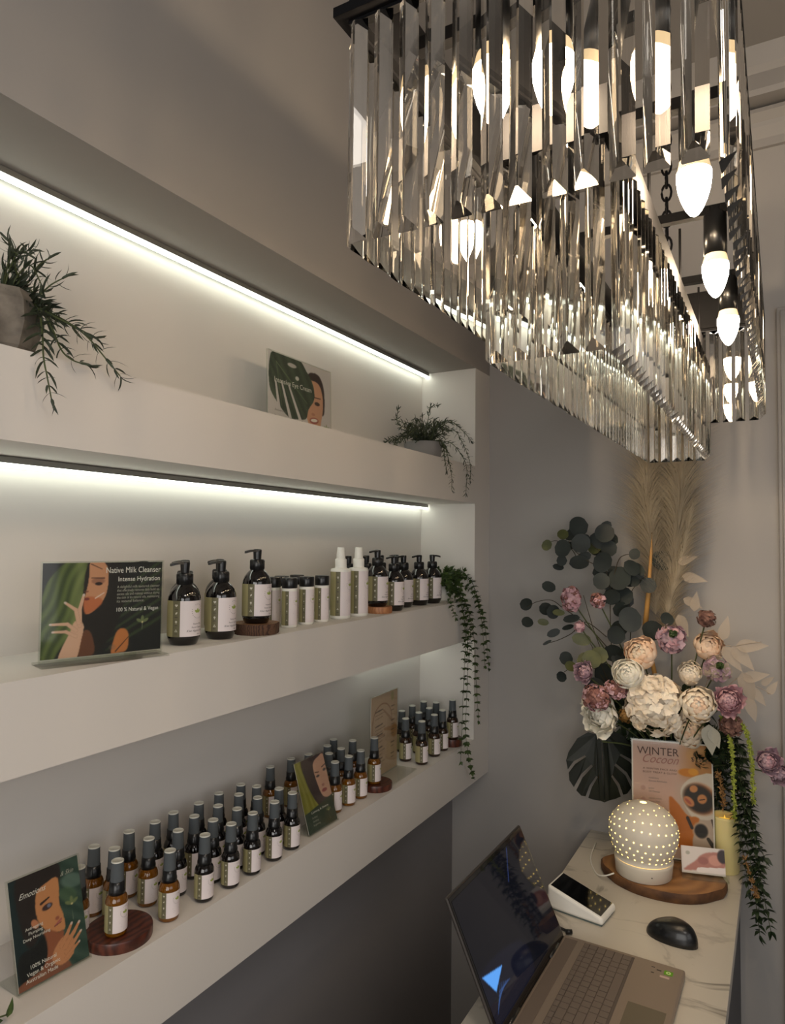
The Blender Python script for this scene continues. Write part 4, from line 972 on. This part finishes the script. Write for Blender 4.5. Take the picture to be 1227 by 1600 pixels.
make_sign('upright Winter Cocoon treatment poster standing behind the diffuser lamp', .190, .278, (-.240, 1.848, SZT), math.radians(14), .10, artF(), TBX, 'T', z0=.004, back=.045, front=.012)
t = thing('card_holder', 'small acrylic holder of spa cards before the Winter poster', 'card holder', (-.167, 1.795, SZT), math.radians(16))
o = D.objects.new('card', sheet(artG(), .095, .058, [], 'card')); COL.objects.link(o); o.parent = t; o.location = (0, 0, .006); o.rotation_euler = (-.25, 0, 0)
b = MB(); b.box((-.047, .0005, 0), (.047, .008, .057)); q = b.build('card_stack', t, (0, 0, .006), m=PAPER); q.rotation_euler = (-.25, 0, 0)
b = MB(); b.box((-.050, -.022, 0), (.050, .035, .003)); b.box((-.050, -.022, .003), (.050, -.020, .018)); b.build('acrylic_tray', t, m=ACRYL)
# candle
t = thing('pillar_candle', 'ivory flameless pillar candle at the right counter edge', 'candle', (-.130, 1.915, CT))
b = MB().use(WAX, True); b.lathe([(.031, 0), (.0325, .002), (.0325, .128), (.0315, .1325), (.029, .1335), (.0265, .130), (.024, .118), (.0, .112)], 40); b.build('wax_body', t)
b = MB().use(WAXG, True); b.lathe([(.023, .1182), (.012, .1155), (0, .1145)], 24, caps=False); b.build('glowing_well', t)
b = MB().use(WAXG, True); b.lathe([(.004, .113), (.0045, .120), (.0, .133)], 12, caps=False); b.build('flame_tip', t)

# ------------------------------------------------------------------ flower arrangement
fa = thing('flower_arrangement', 'large artificial arrangement of roses, peonies, eucalyptus and pampas on the counter', 'flower arrangement')
VM = Vector((-.255, 1.925, .99))
b = MB().use(VGLASS, True); b.lathe([(.040, 0), (.044, .003), (.040, .05), (.036, .12), (.046, .19), (.044, .19), (.034, .12), (.038, .05), (.0, .006)], 32, c=(-.255, 1.925, CT), caps=False)
b.build('vase', fa)
rF = random.Random(21)
def fpart(name, mb, pos, tubeto=True, label=None, rad=.0018, stemmat=None):
    o = mb.build(name, fa)
    if label: o['label'] = label
    if tubeto:
        s = MB().use(stemmat or STEM, True); p = Vector(pos); mid = (p+VM)/2+Vector((0, .01, .03)); s.tube(smooth_path([VM-Vector((0, 0, .12)), VM, mid, p], 5), rad, 5); s.build('stem', o)
    return o
def frame_to(dirv):
    z = Vector(dirv).normalized(); x = z.orthogonal().normalized(); y = z.cross(x); return Matrix((x, y, z)).transposed()
def petal_cup(b, c, Mx, R, ang, open_, wd, h0, ruff, rnd, seg=7, wseg=8, cup=.5):
    vs = []; fs = []; ph = rnd.uniform(0, 6)
    for i in range(seg+1):
        t = i/seg; prof_ = (math.sin(PI*(.10+.62*t)))**.6*(1 if t < .75 else math.sqrt(max(.0, 1-((t-.75)/.27)**2))*.75+.25)
        for j in range(wseg+1):
            s = j/wseg*2-1; wa = wd*prof_*s
            pol = 2.75+(open_-2.75)*t+.16*s*s*t+ruff*.5*math.sin(3.5*s+ph)*t*t
            q = R*(1+h0*max(0, t-.45)**2-.10*s*s)*(1+ruff*.35*math.sin(5*s+ph)*t*t)
            vs.append(Vector(c)+Mx @ Vector((q*math.sin(pol)*math.cos(ang+wa), q*math.sin(pol)*math.sin(ang+wa), q*math.cos(pol)*.92)))
    W_ = wseg+1
    for i in range(seg):
        for j in range(wseg): fs.append((i*W_+j, i*W_+j+1, (i+1)*W_+j+1, (i+1)*W_+j))
    b.add(vs, fs)
def cupflower(kind, name, pos, dirv, R, m, m2=None, seed=1, label=None, st=True):
    rnd = random.Random(seed); b = MB().use(m, True); Mx = frame_to(dirv); ga = 2.39996
    specs = {'peony': (26, .95, .12), 'rose': (24, 1.1, .07), 'open': (26, 1.35, .22)}[kind]
    n, omax, ruff = specs
    for k in range(n):
        f = (k+.5)/n
        if m2 is not None: b.use(m2 if f < .35 else m, True)
        op = .12+omax*f; Rk = R*(.34+.60*f); petal_cup(b, Vector(pos), Mx, Rk, k*ga+rnd.uniform(-.2, .2), op, (.95 if kind == 'rose' else .66)+.35*(1-f), (.25 if kind != 'open' else .9)*f, ruff*(.5+.5*f), rnd)
    # solid heart so no gaps show
    vs = []; fs = []; N_, K_ = 12, 6
    for i in range(K_+1):
        th = PI*i/K_
        for j in range(N_): vs.append(Vector(pos)+Mx @ Vector((R*.36*math.sin(th)*math.cos(2*PI*j/N_), R*.36*math.sin(th)*math.sin(2*PI*j/N_), R*.34*math.cos(th)-R*.1)))
    for i in range(K_):
        for j in range(N_): fs.append((i*N_+j, i*N_+(j+1) % N_, (i+1)*N_+(j+1) % N_, (i+1)*N_+j))
    b.use(m, True); b.add(vs, fs)
    return fpart(name, b, pos, st, label)
def cluster(name, pos, R, m, n, fr, petals=4, seed=1, label=None, st=True, squash=(1, 1, 1), m2=None, thr=-.35):
    rnd = random.Random(seed); b = MB(); pos = Vector(pos); cam_d = (Vector((0, 0, 1.6))-pos).normalized()
    k = 0
    while k < n:
        d = rvec(rnd)
        if d.dot(cam_d) < thr: continue
        k += 1; p = pos+Vector((d[0]*squash[0], d[1]*squash[1], d[2]*squash[2]))*R*rnd.uniform(.86, 1.08); Mx = frame_to(d+rvec(rnd)*.4); a0 = rnd.uniform(0, 6)
        b.use(m2 if (m2 is not None and rnd.random() < .4) else m, True)
        for q in range(petals):
            a = a0+2*PI*q/petals; dd = Mx @ Vector((math.cos(a), math.sin(a), .25)); b.leaf(p, dd, Mx @ Vector((0, 0, 1)), fr, fr*.95, .25*rnd.uniform(.2, 1.5), .12, 3, 'round')
    c_ = []; fs = []
    for i in range(7):
        th = PI*i/6
        for j in range(12): c_.append(pos+Vector((squash[0]*R*.8*math.sin(th)*math.cos(PI*j/6), squash[1]*R*.8*math.sin(th)*math.sin(PI*j/6), squash[2]*R*.8*math.cos(th))))
    for i in range(6):
        for j in range(12): fs.append((i*12+j, i*12+(j+1) % 12, (i+1)*12+(j+1) % 12, (i+1)*12+j))
    b.use(m, True); b.add(c_, fs)
    return fpart(name, b, pos, st, label)
F = lambda *a, **k: cupflower(*a, **k)
cdir = (.1, -.9, .35)
F('peony', 'peony', (-.3054,1.7900,1.3319), (-.15, -.9, .45), .046, PEACH, CREAM, 1, 'blush peach peony')
F('rose', 'rose', (-.3279,1.7550,1.2837), (-.1, -.95, .3), .042, IVORY, None, 2, 'ivory white rose')
cluster('hydrangea', (-.2748,1.7900,1.2110), .068, CREAM, 150, .017, 4, 3, 'cream hydrangea head', squash=(.95, .8, 1))
F('peony', 'peony', (-.1741,1.7700,1.2259), (.2, -.9, .25), .047, CREAM, PEACH, 4, 'cream peony right of the hydrangea')
F('open', 'peony', (-.4048,1.7900,1.1662), (-.3, -.85, -.1), .052, IVORY, None, 5, 'open white peony at lower left')
F('peony', 'peony', (-.2102,1.9050,1.1273), (.1, -.9, .4), .047, CREAM, PEACH, 6, 'cream peony just above the poster')
F('peony', 'peony', (-.1590,1.8800,1.3483), (.3, -.8, .4), .042, PEACH, PEACH, 7, 'pale blush peony in the shade')
F('peony', 'peony', (-.2012,1.8600,1.2813), (.1, -.8, .4), .034, CREAM, CREAM, 8, 'half open cream peony bud')
F('open', 'carnation', (-.1111,1.8000,1.2365), (.25, -.9, .2), .036, PINK, PINK, 9, 'pink frilled carnation')
F('open', 'lisianthus', (-.0308,1.8400,1.0992), (.4, -.8, .2), .030, LILAC, PINK, 10, 'lilac pink bloom on a long stem')
F('open', 'lisianthus', (-.0080,1.8700,1.0625), (.4, -.8, -.3), .026, LILAC, LILAC, 11, 'dusky lilac bloom at the far right')
cluster('sedum_head', (-.4023,1.7450,1.2198), .030, MAUVE, 120, .0075, 4, 12, 'dusty mauve flower cluster', squash=(1.1, .8, 1), m2=PINK)
cluster('sedum_head', (-.3623,1.7600,1.2403), .022, MAUVE, 80, .0075, 4, 13, 'small mauve flower cluster', squash=(1.3, .8, .9), m2=PINK)
cluster('pink_blossom', (-.4783,1.8000,1.4544), .027, PINK, 120, .0075, 4, 14, 'pink blossom cluster among the eucalyptus', squash=(.9, .8, 1.15), m2=MAUVE)
cluster('pink_blossom', (-.4141,1.8200,1.4529), .018, MAUVE, 60, .007, 4, 15, 'smaller pink blossom cluster', m2=PINK)
cluster('pink_blossom', (-.4568,1.8000,1.3846), .012, PINK, 30, .007, 4, 16, 'tiny pink blossom')
F('open', 'pink_blossom', (-.4447,1.7900,1.2709), (-.3, -.8, .1), .028, LILAC, PINK, 17, 'lilac pink bloom left of the roses')
cluster('scabiosa', (-.2343,1.8000,1.3706), .030, LILAC, 70, .012, 4, 18, 'mauve pink scabiosa with green heart', m2=PINK)
cluster('scabiosa', (-.1364,1.8400,1.3018), .028, LILAC, 60, .012, 4, 19, 'pale mauve scabiosa with green heart', m2=PALELF)
cluster('dried_head', (-.1607,1.8400,1.4210), .020, BROWNF, 130, .005, 4, 20, 'round brown dried seed head')
cluster('dried_head', (-.1081,1.8300,1.1742), .024, BROWNF, 120, .006, 4, 22, 'round dusky seed head beside the carnation')
cluster('berry_twig', (-.3390,1.7800,1.1769), .016, mat('ochre_bud', (150, 112, 58), .7), 50, .006, 3, 23, 'ochre bud cluster')
for (u, q) in (((-.2281,1.7750,1.3862), .008), ((-.1300,1.8100,1.3145), .007)):
    cluster('green_heart', u, q, IVY, 30, .005, 4, 24, None, False)

# eucalyptus: round leaves on arching twigs
def disc_leaf(b, P, R, rnd, asp=1., rot=0., face=None):
    P = Vector(P); n_ = (Vector((0, 0, 1.6))-P).normalized() if face is None else Vector(face)
    n_ = (n_+rvec(rnd)*.45).normalized(); right = Vector((cr[0], cr[1], 0)).normalized(); up_ = Vector((0, 0, 1))
    d = right*math.cos(rot)+up_*math.sin(rot); d = (d-n_*d.dot(n_)).normalized(); b.leaf(P-d*R, d, n_, 2*R, 2*R*asp, .08*rnd.choice((-1, 1)), .06, 9, 'round')
eu = MB().use(EUC, True); eo = MB().use(EUCO, True); rE = random.Random(31)
S5 = [(-.5550,1.8400,1.5934), (-.5119,1.8400,1.6241), (-.4726,1.8500,1.6439), (-.4608,1.8300,1.5995), (-.5057,1.8200,1.5855), (-.4311,1.8600,1.5914), (-.4017,1.8400,1.6269), (-.3942,1.8500,1.5869), (-.4046,1.8300,1.5520),
      (-.5147,1.8400,1.5526), (-.4633,1.8200,1.5491), (-.4080,1.8300,1.5021), (-.3633,1.8400,1.5099), (-.3231,1.8200,1.5734), (-.3313,1.8300,1.5391), (-.3288,1.8500,1.5025), (-.5437,1.8200,1.4822), (-.6101,1.8300,1.4318), (-.6064,1.8300,1.3833),
      (-.5554,1.8300,1.4210), (-.5332,1.8200,1.4163), (-.4837,1.8200,1.4008), (-.5344,1.8300,1.3591), (-.4949,1.8300,1.3772), (-.5519,1.8300,1.3322), (-.5000,1.8300,1.2943), (-.5120,1.8300,1.2460), (-.3844,1.8400,1.4629), (-.3562,1.8600,1.4630),
      (-.3640,1.8500,1.4303), (-.3366,1.8300,1.4076), (-.3714,1.8300,1.3662), (-.3837,1.8500,1.3169), (-.2977,1.8600,1.4935), (-.2482,1.8300,1.4148), (-.2860,1.8500,1.3816), (-.2707,1.9000,1.5569), (-.4274,1.8400,1.2234), (-.3633,1.8600,1.3009), (-.4072,1.8600,1.2603)]
RR = [9, 9, 16, 15, 14, 12, 15, 13, 14, 8.5, 16, 13, 18, 8.5, 14, 8, 12, 10.5, 9.5, 11, 11, 13, 11, 11, 8, 11, 8.5, 13, 14, 12, 17, 14, 14, 12, 10, 15, 16, 16, 16, 16]
AS = {8: 1.2, 10: .7, 14: .75, 16: .7, 21: .5, 22: .55, 23: .35, 24: .3, 30: 1.1}
OL = {0, 1, 5}
for i, (P, q) in enumerate(zip(S5, RR)):
    (eo if i in OL else eu).__class__; bb = eo if i in OL else eu
    disc_leaf(bb, P, q/588., rE, AS.get(i, 1.), {21: .1, 22: .4, 23: .3, 24: .5, 16: -.5}.get(i, rE.uniform(-.6, .6)))
for _ in range(30):
    k_ = rE.choice([1, 2, 3, 4, 5, 6, 7, 8, 9, 10, 11, 12, 14, 15, 27, 28, 29, 30, 31, 32, 35, 38, 39]); P = Vector(S5[k_])+Vector((rE.uniform(-.022, .022), rE.uniform(.01, .04), rE.uniform(-.022, .022)))
    disc_leaf(eu, P, rE.uniform(9, 15)/588., rE, rE.uniform(.5, 1), rE.uniform(-.9, .9))
for P, q, a_ in (((-.4570,1.8200,1.3493), 15, .62), ((-.4283,1.8100,1.3021), 15, .9), ((-.4455,1.8200,1.2941), 14, 1.), ((-.4128,1.8200,1.3119), 14, .9), ((-.4855,1.8200,1.2770), 10, .8), ((-.5149,1.8100,1.4165), 10, .5), ((-.5594,1.8200,1.3874), 9, .6)):
    disc_leaf(eo, P, q/590., rE, a_, -.2)
tw = MB().use(mat('twig', (60, 52, 34), .7), True)
base_e = Vector((-.3838,1.8800,1.1962))
for path in ([base_e, (-.3906,1.8600,1.3481), (-.3913,1.8500,1.4653), (-.4020,1.8400,1.5485), (-.4265,1.8400,1.5898), (-.4683,1.8400,1.6233)], [(-.3989,1.8600,1.2810), (-.4270,1.8400,1.3643), (-.4518,1.8200,1.4643)], [(-.4020,1.8600,1.3306), (-.4494,1.8300,1.3887), (-.5085,1.8300,1.4271), (-.5397,1.8300,1.4459), (-.5785,1.8300,1.4404), (-.6072,1.8300,1.4250)],
             [(-.4020,1.8600,1.3556), (-.4494,1.8300,1.3937), (-.4864,1.8300,1.3610), (-.5258,1.8300,1.3394), (-.5607,1.8300,1.3281)], [base_e, (-.4131,1.8500,1.2812), (-.4436,1.8400,1.3463), (-.4636,1.8200,1.3887)], [(-.3913,1.8500,1.4653), (-.3696,1.8400,1.5493), (-.3516,1.8300,1.5696), (-.3263,1.8200,1.5734)], [(-.4659,1.8300,1.5387), (-.4828,1.8300,1.5806), (-.5286,1.8400,1.6058), (-.5533,1.8400,1.5969)],
             [(-.4020,1.8400,1.5485), (-.4325,1.8300,1.5480), (-.4743,1.8300,1.5774), (-.4947,1.8300,1.6060)], [base_e, (-.4296,1.8500,1.2713), (-.4747,1.8300,1.2782), (-.5052,1.8300,1.2585)], [base_e, (-.3442,1.8700,1.3506), (-.3418,1.8600,1.4670), (-.3039,1.8700,1.5173)]):
    tw.tube(smooth_path(path), .0014, 5, .0008)
o = eu.build('eucalyptus_leaf', fa); o['label'] = 'dark round eucalyptus leaves'; o['kind'] = 'stuff'; tw.build('eucalyptus_twig', fa)
o = eo.build('olive_leaf', fa); o['label'] = 'olive green rounded leaves'; o['kind'] = 'stuff'
# monstera leaf
def monstera(P, s, rot):
    right = Vector((cr[0], cr[1], 0)).normalized(); up_ = Vector((0, 0, 1)); nn = right.cross(up_)
    def L(x, y):
        c_, q_ = math.cos(rot), math.sin(rot); u, v = x*c_-y*q_, x*q_+y*c_
        return Vector(P)+right*u*s+up_*v*s-nn*(.25*x*x+.12*y*y)*s
    half = [(0, -.98), (.12, -.93), (.30, -.90), (.44, -.85), (.34, -.55), (.18, -.28), (.22, -.25), (.40, -.50), (.51, -.81), (.62, -.80), (.75, -.66), (.58, -.30), (.28, .0), (.32, .05), (.62, -.22), (.81, -.58), (.92, -.40), (.93, -.20), (.72, .04), (.44, .24), (.47, .28), (.75, .11), (.95, -.12), (.93, .12), (.86, .34), (.62, .70), (.34, .86), (.14, .80), (.02, .62)]
    b = MB().use(MONST, False)
    for sg, hf in ((1, half), (-1, [(x*(.95 if y < 0 else 1), y) for x, y in half])):
        pts = [(x*sg, y) for x, y in hf]
        rim = pts[:]; q = [L(x, y) for x, y in rim]; f = tuple(range(len(q))); b.add(q, [f if sg > 0 else f[::-1]])
    b.tube([L(0, .62), L(0, 0), L(0, -.9)], .0016, 5)
    return fpart('monstera_leaf', b, L(0, .62), True, 'dark split monstera leaf', .0025)
monstera((-.4029,1.8300,1.0298), .098, .05)
# pampas plumes
def plume(pts, spreadr, n, seed, hair=.07, m=PAMP, label='feathery beige pampas plume'):
    rnd = random.Random(seed); b = MB().use(m, True); path = smooth_path(pts, 10); N = len(path); b.tube(path, .0018, 5, .0008)
    for k in range(n):
        f = rnd.random()**.85; i = min(N-2, int(f*(N-1))); p = path[i].lerp(path[i+1], rnd.random()); t = (path[i+1]-path[i]).normalized(); d = rvec(rnd); d = (d-t*d.dot(t)).normalized()
        env = math.sin(PI*min(1, .12+.85*f))**.7; L_ = hair*env*rnd.uniform(.5, 1.15); out = spreadr
        q0 = p; q1 = p+t*L_*.5+d*L_*out*.42; q2 = p+t*L_*.9+d*L_*out*1.05+Vector((0, 0, -.05*L_)); s = t.cross(d).normalized()*rnd.uniform(.0002, .0005)
        for q_ in (q1, q2): q_.y = min(q_.y, D2-.004)
        b.add([q0-s, q0+s, q1+s*.9, q1-s*.9, q2], [(0, 1, 2, 3), (3, 2, 4)])
    o = b.build('pampas_plume', fa); o['label'] = label; return o
plume([(-.2901,1.9300,1.4147), (-.2941,1.9300,1.5491), (-.3095,1.9300,1.6848), (-.3069,1.9300,1.8559), (-.2983,1.9300,1.9585)], 1.15, 6500, 41, .105)
plume([(-.2654,1.9200,1.3508), (-.2457,1.9200,1.5173), (-.2291,1.9200,1.6834), (-.2217,1.9200,1.8497), (-.2176,1.9200,1.9835)], 1.1, 8000, 42, .115)
plume([(-.2704,1.9000,1.3528), (-.2465,1.9000,1.4689), (-.2171,1.8900,1.5843), (-.1942,1.8800,1.6974)], .5, 1800, 43, .07, label='shorter loose pampas plume')
b = MB().use(CANE, True); b.tube([(-.3102,1.8850,1.3762), (-.3002,1.8850,1.4838), (-.2934,1.8850,1.5832), (-.2915,1.8850,1.6296)], .0075, 10, .0012)
fpart('golden_cane', b, (-.3102,1.8850,1.3762), True, 'golden dried cane', .006, CANE)
# pale dried leaves to the right
pal = MB().use(PALELF, True); rp = random.Random(51)
for P, d, L_ in (((-.2194,1.8800,1.5198), (.5, 0, -.1), .06), ((-.2168,1.8800,1.4636), (.5, 0, -.25), .05), ((-.2279,1.8700,1.4236), (.3, 0, -.7), .06), ((-.1908,1.8700,1.4338), (.1, 0, .8), .05), ((-.1281,1.8500,1.3700), (.2, 0, .8), .06), ((-.0978,1.8500,1.3571), (.9, 0, .1), .07), ((-.1047,1.8500,1.3566), (.6, 0, -.7), .07),
                 ((-.1255,1.8500,1.3548), (.5, 0, -.7), .07), ((-.0854,1.8600,1.2810), (.9, 0, .25), .06), ((-.0455,1.8800,1.2667), (.8, 0, .6), .035), ((-.0852,1.8600,1.2962), (.3, 0, -.9), .08), ((-.0656,1.8700,1.2587), (.6, 0, -.8), .05), ((-.0323,1.8800,1.2456), (.5, 0, .8), .04), ((-.0749,1.8600,1.2368), (.3, 0, -.9), .06), ((-.2282,1.8800,1.5518), (.7, -.1, .3), .05), ((-.2457,1.8300,1.3474), (.5, -.2, .5), .05)):
    pal.leaf(P, d, (.2*rp.uniform(-1, 1), -1, .3), L_, L_*.45, .2*rp.uniform(-1, 1), .1, 7, 'ov')
pal.tube(smooth_path([VM, (-.1405,1.8600,1.3214), (-.0978,1.8500,1.3571), (-.0437,1.8500,1.3721)]), .001, 5); pal.tube(smooth_path([VM, (-.1137,1.8700,1.2610), (-.0588,1.8700,1.2640), (-.0257,1.8800,1.2464)]), .001, 5)
o = pal.build('dried_leaf_spray', fa); o['label'] = 'pale translucent dried leaves'
wl = MB().use(mat('silvery_leaf', (176, 172, 156), .6), True); wl.leaf((-.1564,1.8300,1.1691), (.08, 0, -1), (0, -1, .1), .075, .038, .15, .1, 7, 'ov'); wl.leaf((-.1509,1.8300,1.1608), (.35, 0, -1), (0, -1, .1), .05, .028, .15, .1, 7, 'ov'); wl.build('silver_leaf', fa)
# hanging lime tassels
def tassel(pts, seed):
    rnd = random.Random(seed); b = MB().use(LIME, True); path = smooth_path(pts, 14); b.tube(path, .003, 6, .0015)
    for p in path:
        for _ in range(9):
            d = rvec(rnd); b.leaf(p, d+Vector((0, 0, -.2)), rvec(rnd), .0085, .005, .1, .1, 2, 'round')
    o = b.build('amaranth_tassel', fa); o['label'] = 'hanging lime green amaranth tassel'
tassel([(-.1284,1.8300,1.1910), (-.1118,1.8200,1.1507), (-.1044,1.8200,1.0778), (-.1029,1.8200,.9604)], 1)
tassel([(-.1120,1.8300,1.1932), (-.0781,1.8200,1.1703), (-.0656,1.8200,1.0989), (-.0627,1.8200,1.0048)], 2)
# dark leafy mass and vines spilling over the right edge
r = random.Random(61); sm = MB().use(STEM, True); lm = MB().use(mat('dark_vine_leaf', (44, 60, 34), .5, noise=((28, 40, 24), 60, 2)), True)
for s_ in ([VM, (-.1279,1.9000,1.1449), (-.0878,1.8600,1.0395), (-.0641,1.8400,.9322), (-.0496,1.8400,.8191), (-.0314,1.8400,.7160)], [VM, (-.1396,1.9000,1.1120), (-.1025,1.8700,.9887), (-.0752,1.8400,.8859), (-.0631,1.8400,.7868), (-.0536,1.8400,.6997)],
           [VM, (-.1468,1.9200,1.1218), (-.1358,1.9550,1.0032), (-.1253,1.9600,.9083)], [VM, (-.1149,1.8700,1.1384), (-.0814,1.8600,1.0108), (-.0623,1.8600,.9107), (-.0414,1.8500,.8752)], [VM, (-.1545,1.9200,1.0733), (-.1437,1.9600,.9684), (-.1518,1.9600,.8949)],
           [VM, (-.1221,1.8700,1.1067), (-.1021,1.8600,.9769), (-.0854,1.8550,.8631), (-.0765,1.8500,.7936)], [VM, (-.1505,1.9300,1.1189), (-.1512,1.9300,1.0395), (-.1490,1.9300,.9609)], [VM, (-.1147,1.8600,1.0953), (-.0777,1.8500,.9406), (-.0558,1.8400,.8466), (-.0557,1.8400,.7453)],
           [VM, (-.1017,1.8800,1.1226), (-.0917,1.8800,1.0179), (-.0821,1.8600,.9361)]):
    foliage_stem(sm, lm, s_, r, .0085, .030, .0145, 'ov', .8, .3, 3, .0012, .26)
for _ in range(420):
    p = Vector((-.2765,1.8800,1.1526))+Vector((max(-.11, min(.10, r.gauss(0, .06))), r.uniform(.045, .085), max(-.10, min(.07, r.gauss(-.02, .05))))); lm.leaf(p, rvec(r)+Vector((0, -.3, 0)), rvec(r), .045, .022, .2, .1, 4, 'ov')
o = sm.build('vine_stem', fa); o = lm.build('vine_foliage', fa); o['label'] = 'dark green leafy vines spilling over the counter edge'
r = random.Random(71)
for s_ in ([(-.1428,1.8950,1.0428), (-.1346,1.8950,.9978), (-.1308,1.8950,.9569)], [(-.0818,1.8350,.8717), (-.0690,1.8320,.8249), (-.0601,1.8300,.7919)]):
    dr = MB().use(mat('ochre_twig', (156, 118, 72), .8), True); dr.tube(smooth_path(s_), .001, 5)
    for p in smooth_path(s_, 12):
        for _ in range(4): dr.leaf(p, rvec(r), rvec(r), .011, .004, .1, .1, 2)
    dr.build('ochre_sprig', fa)
print('objects', len(D.objects))
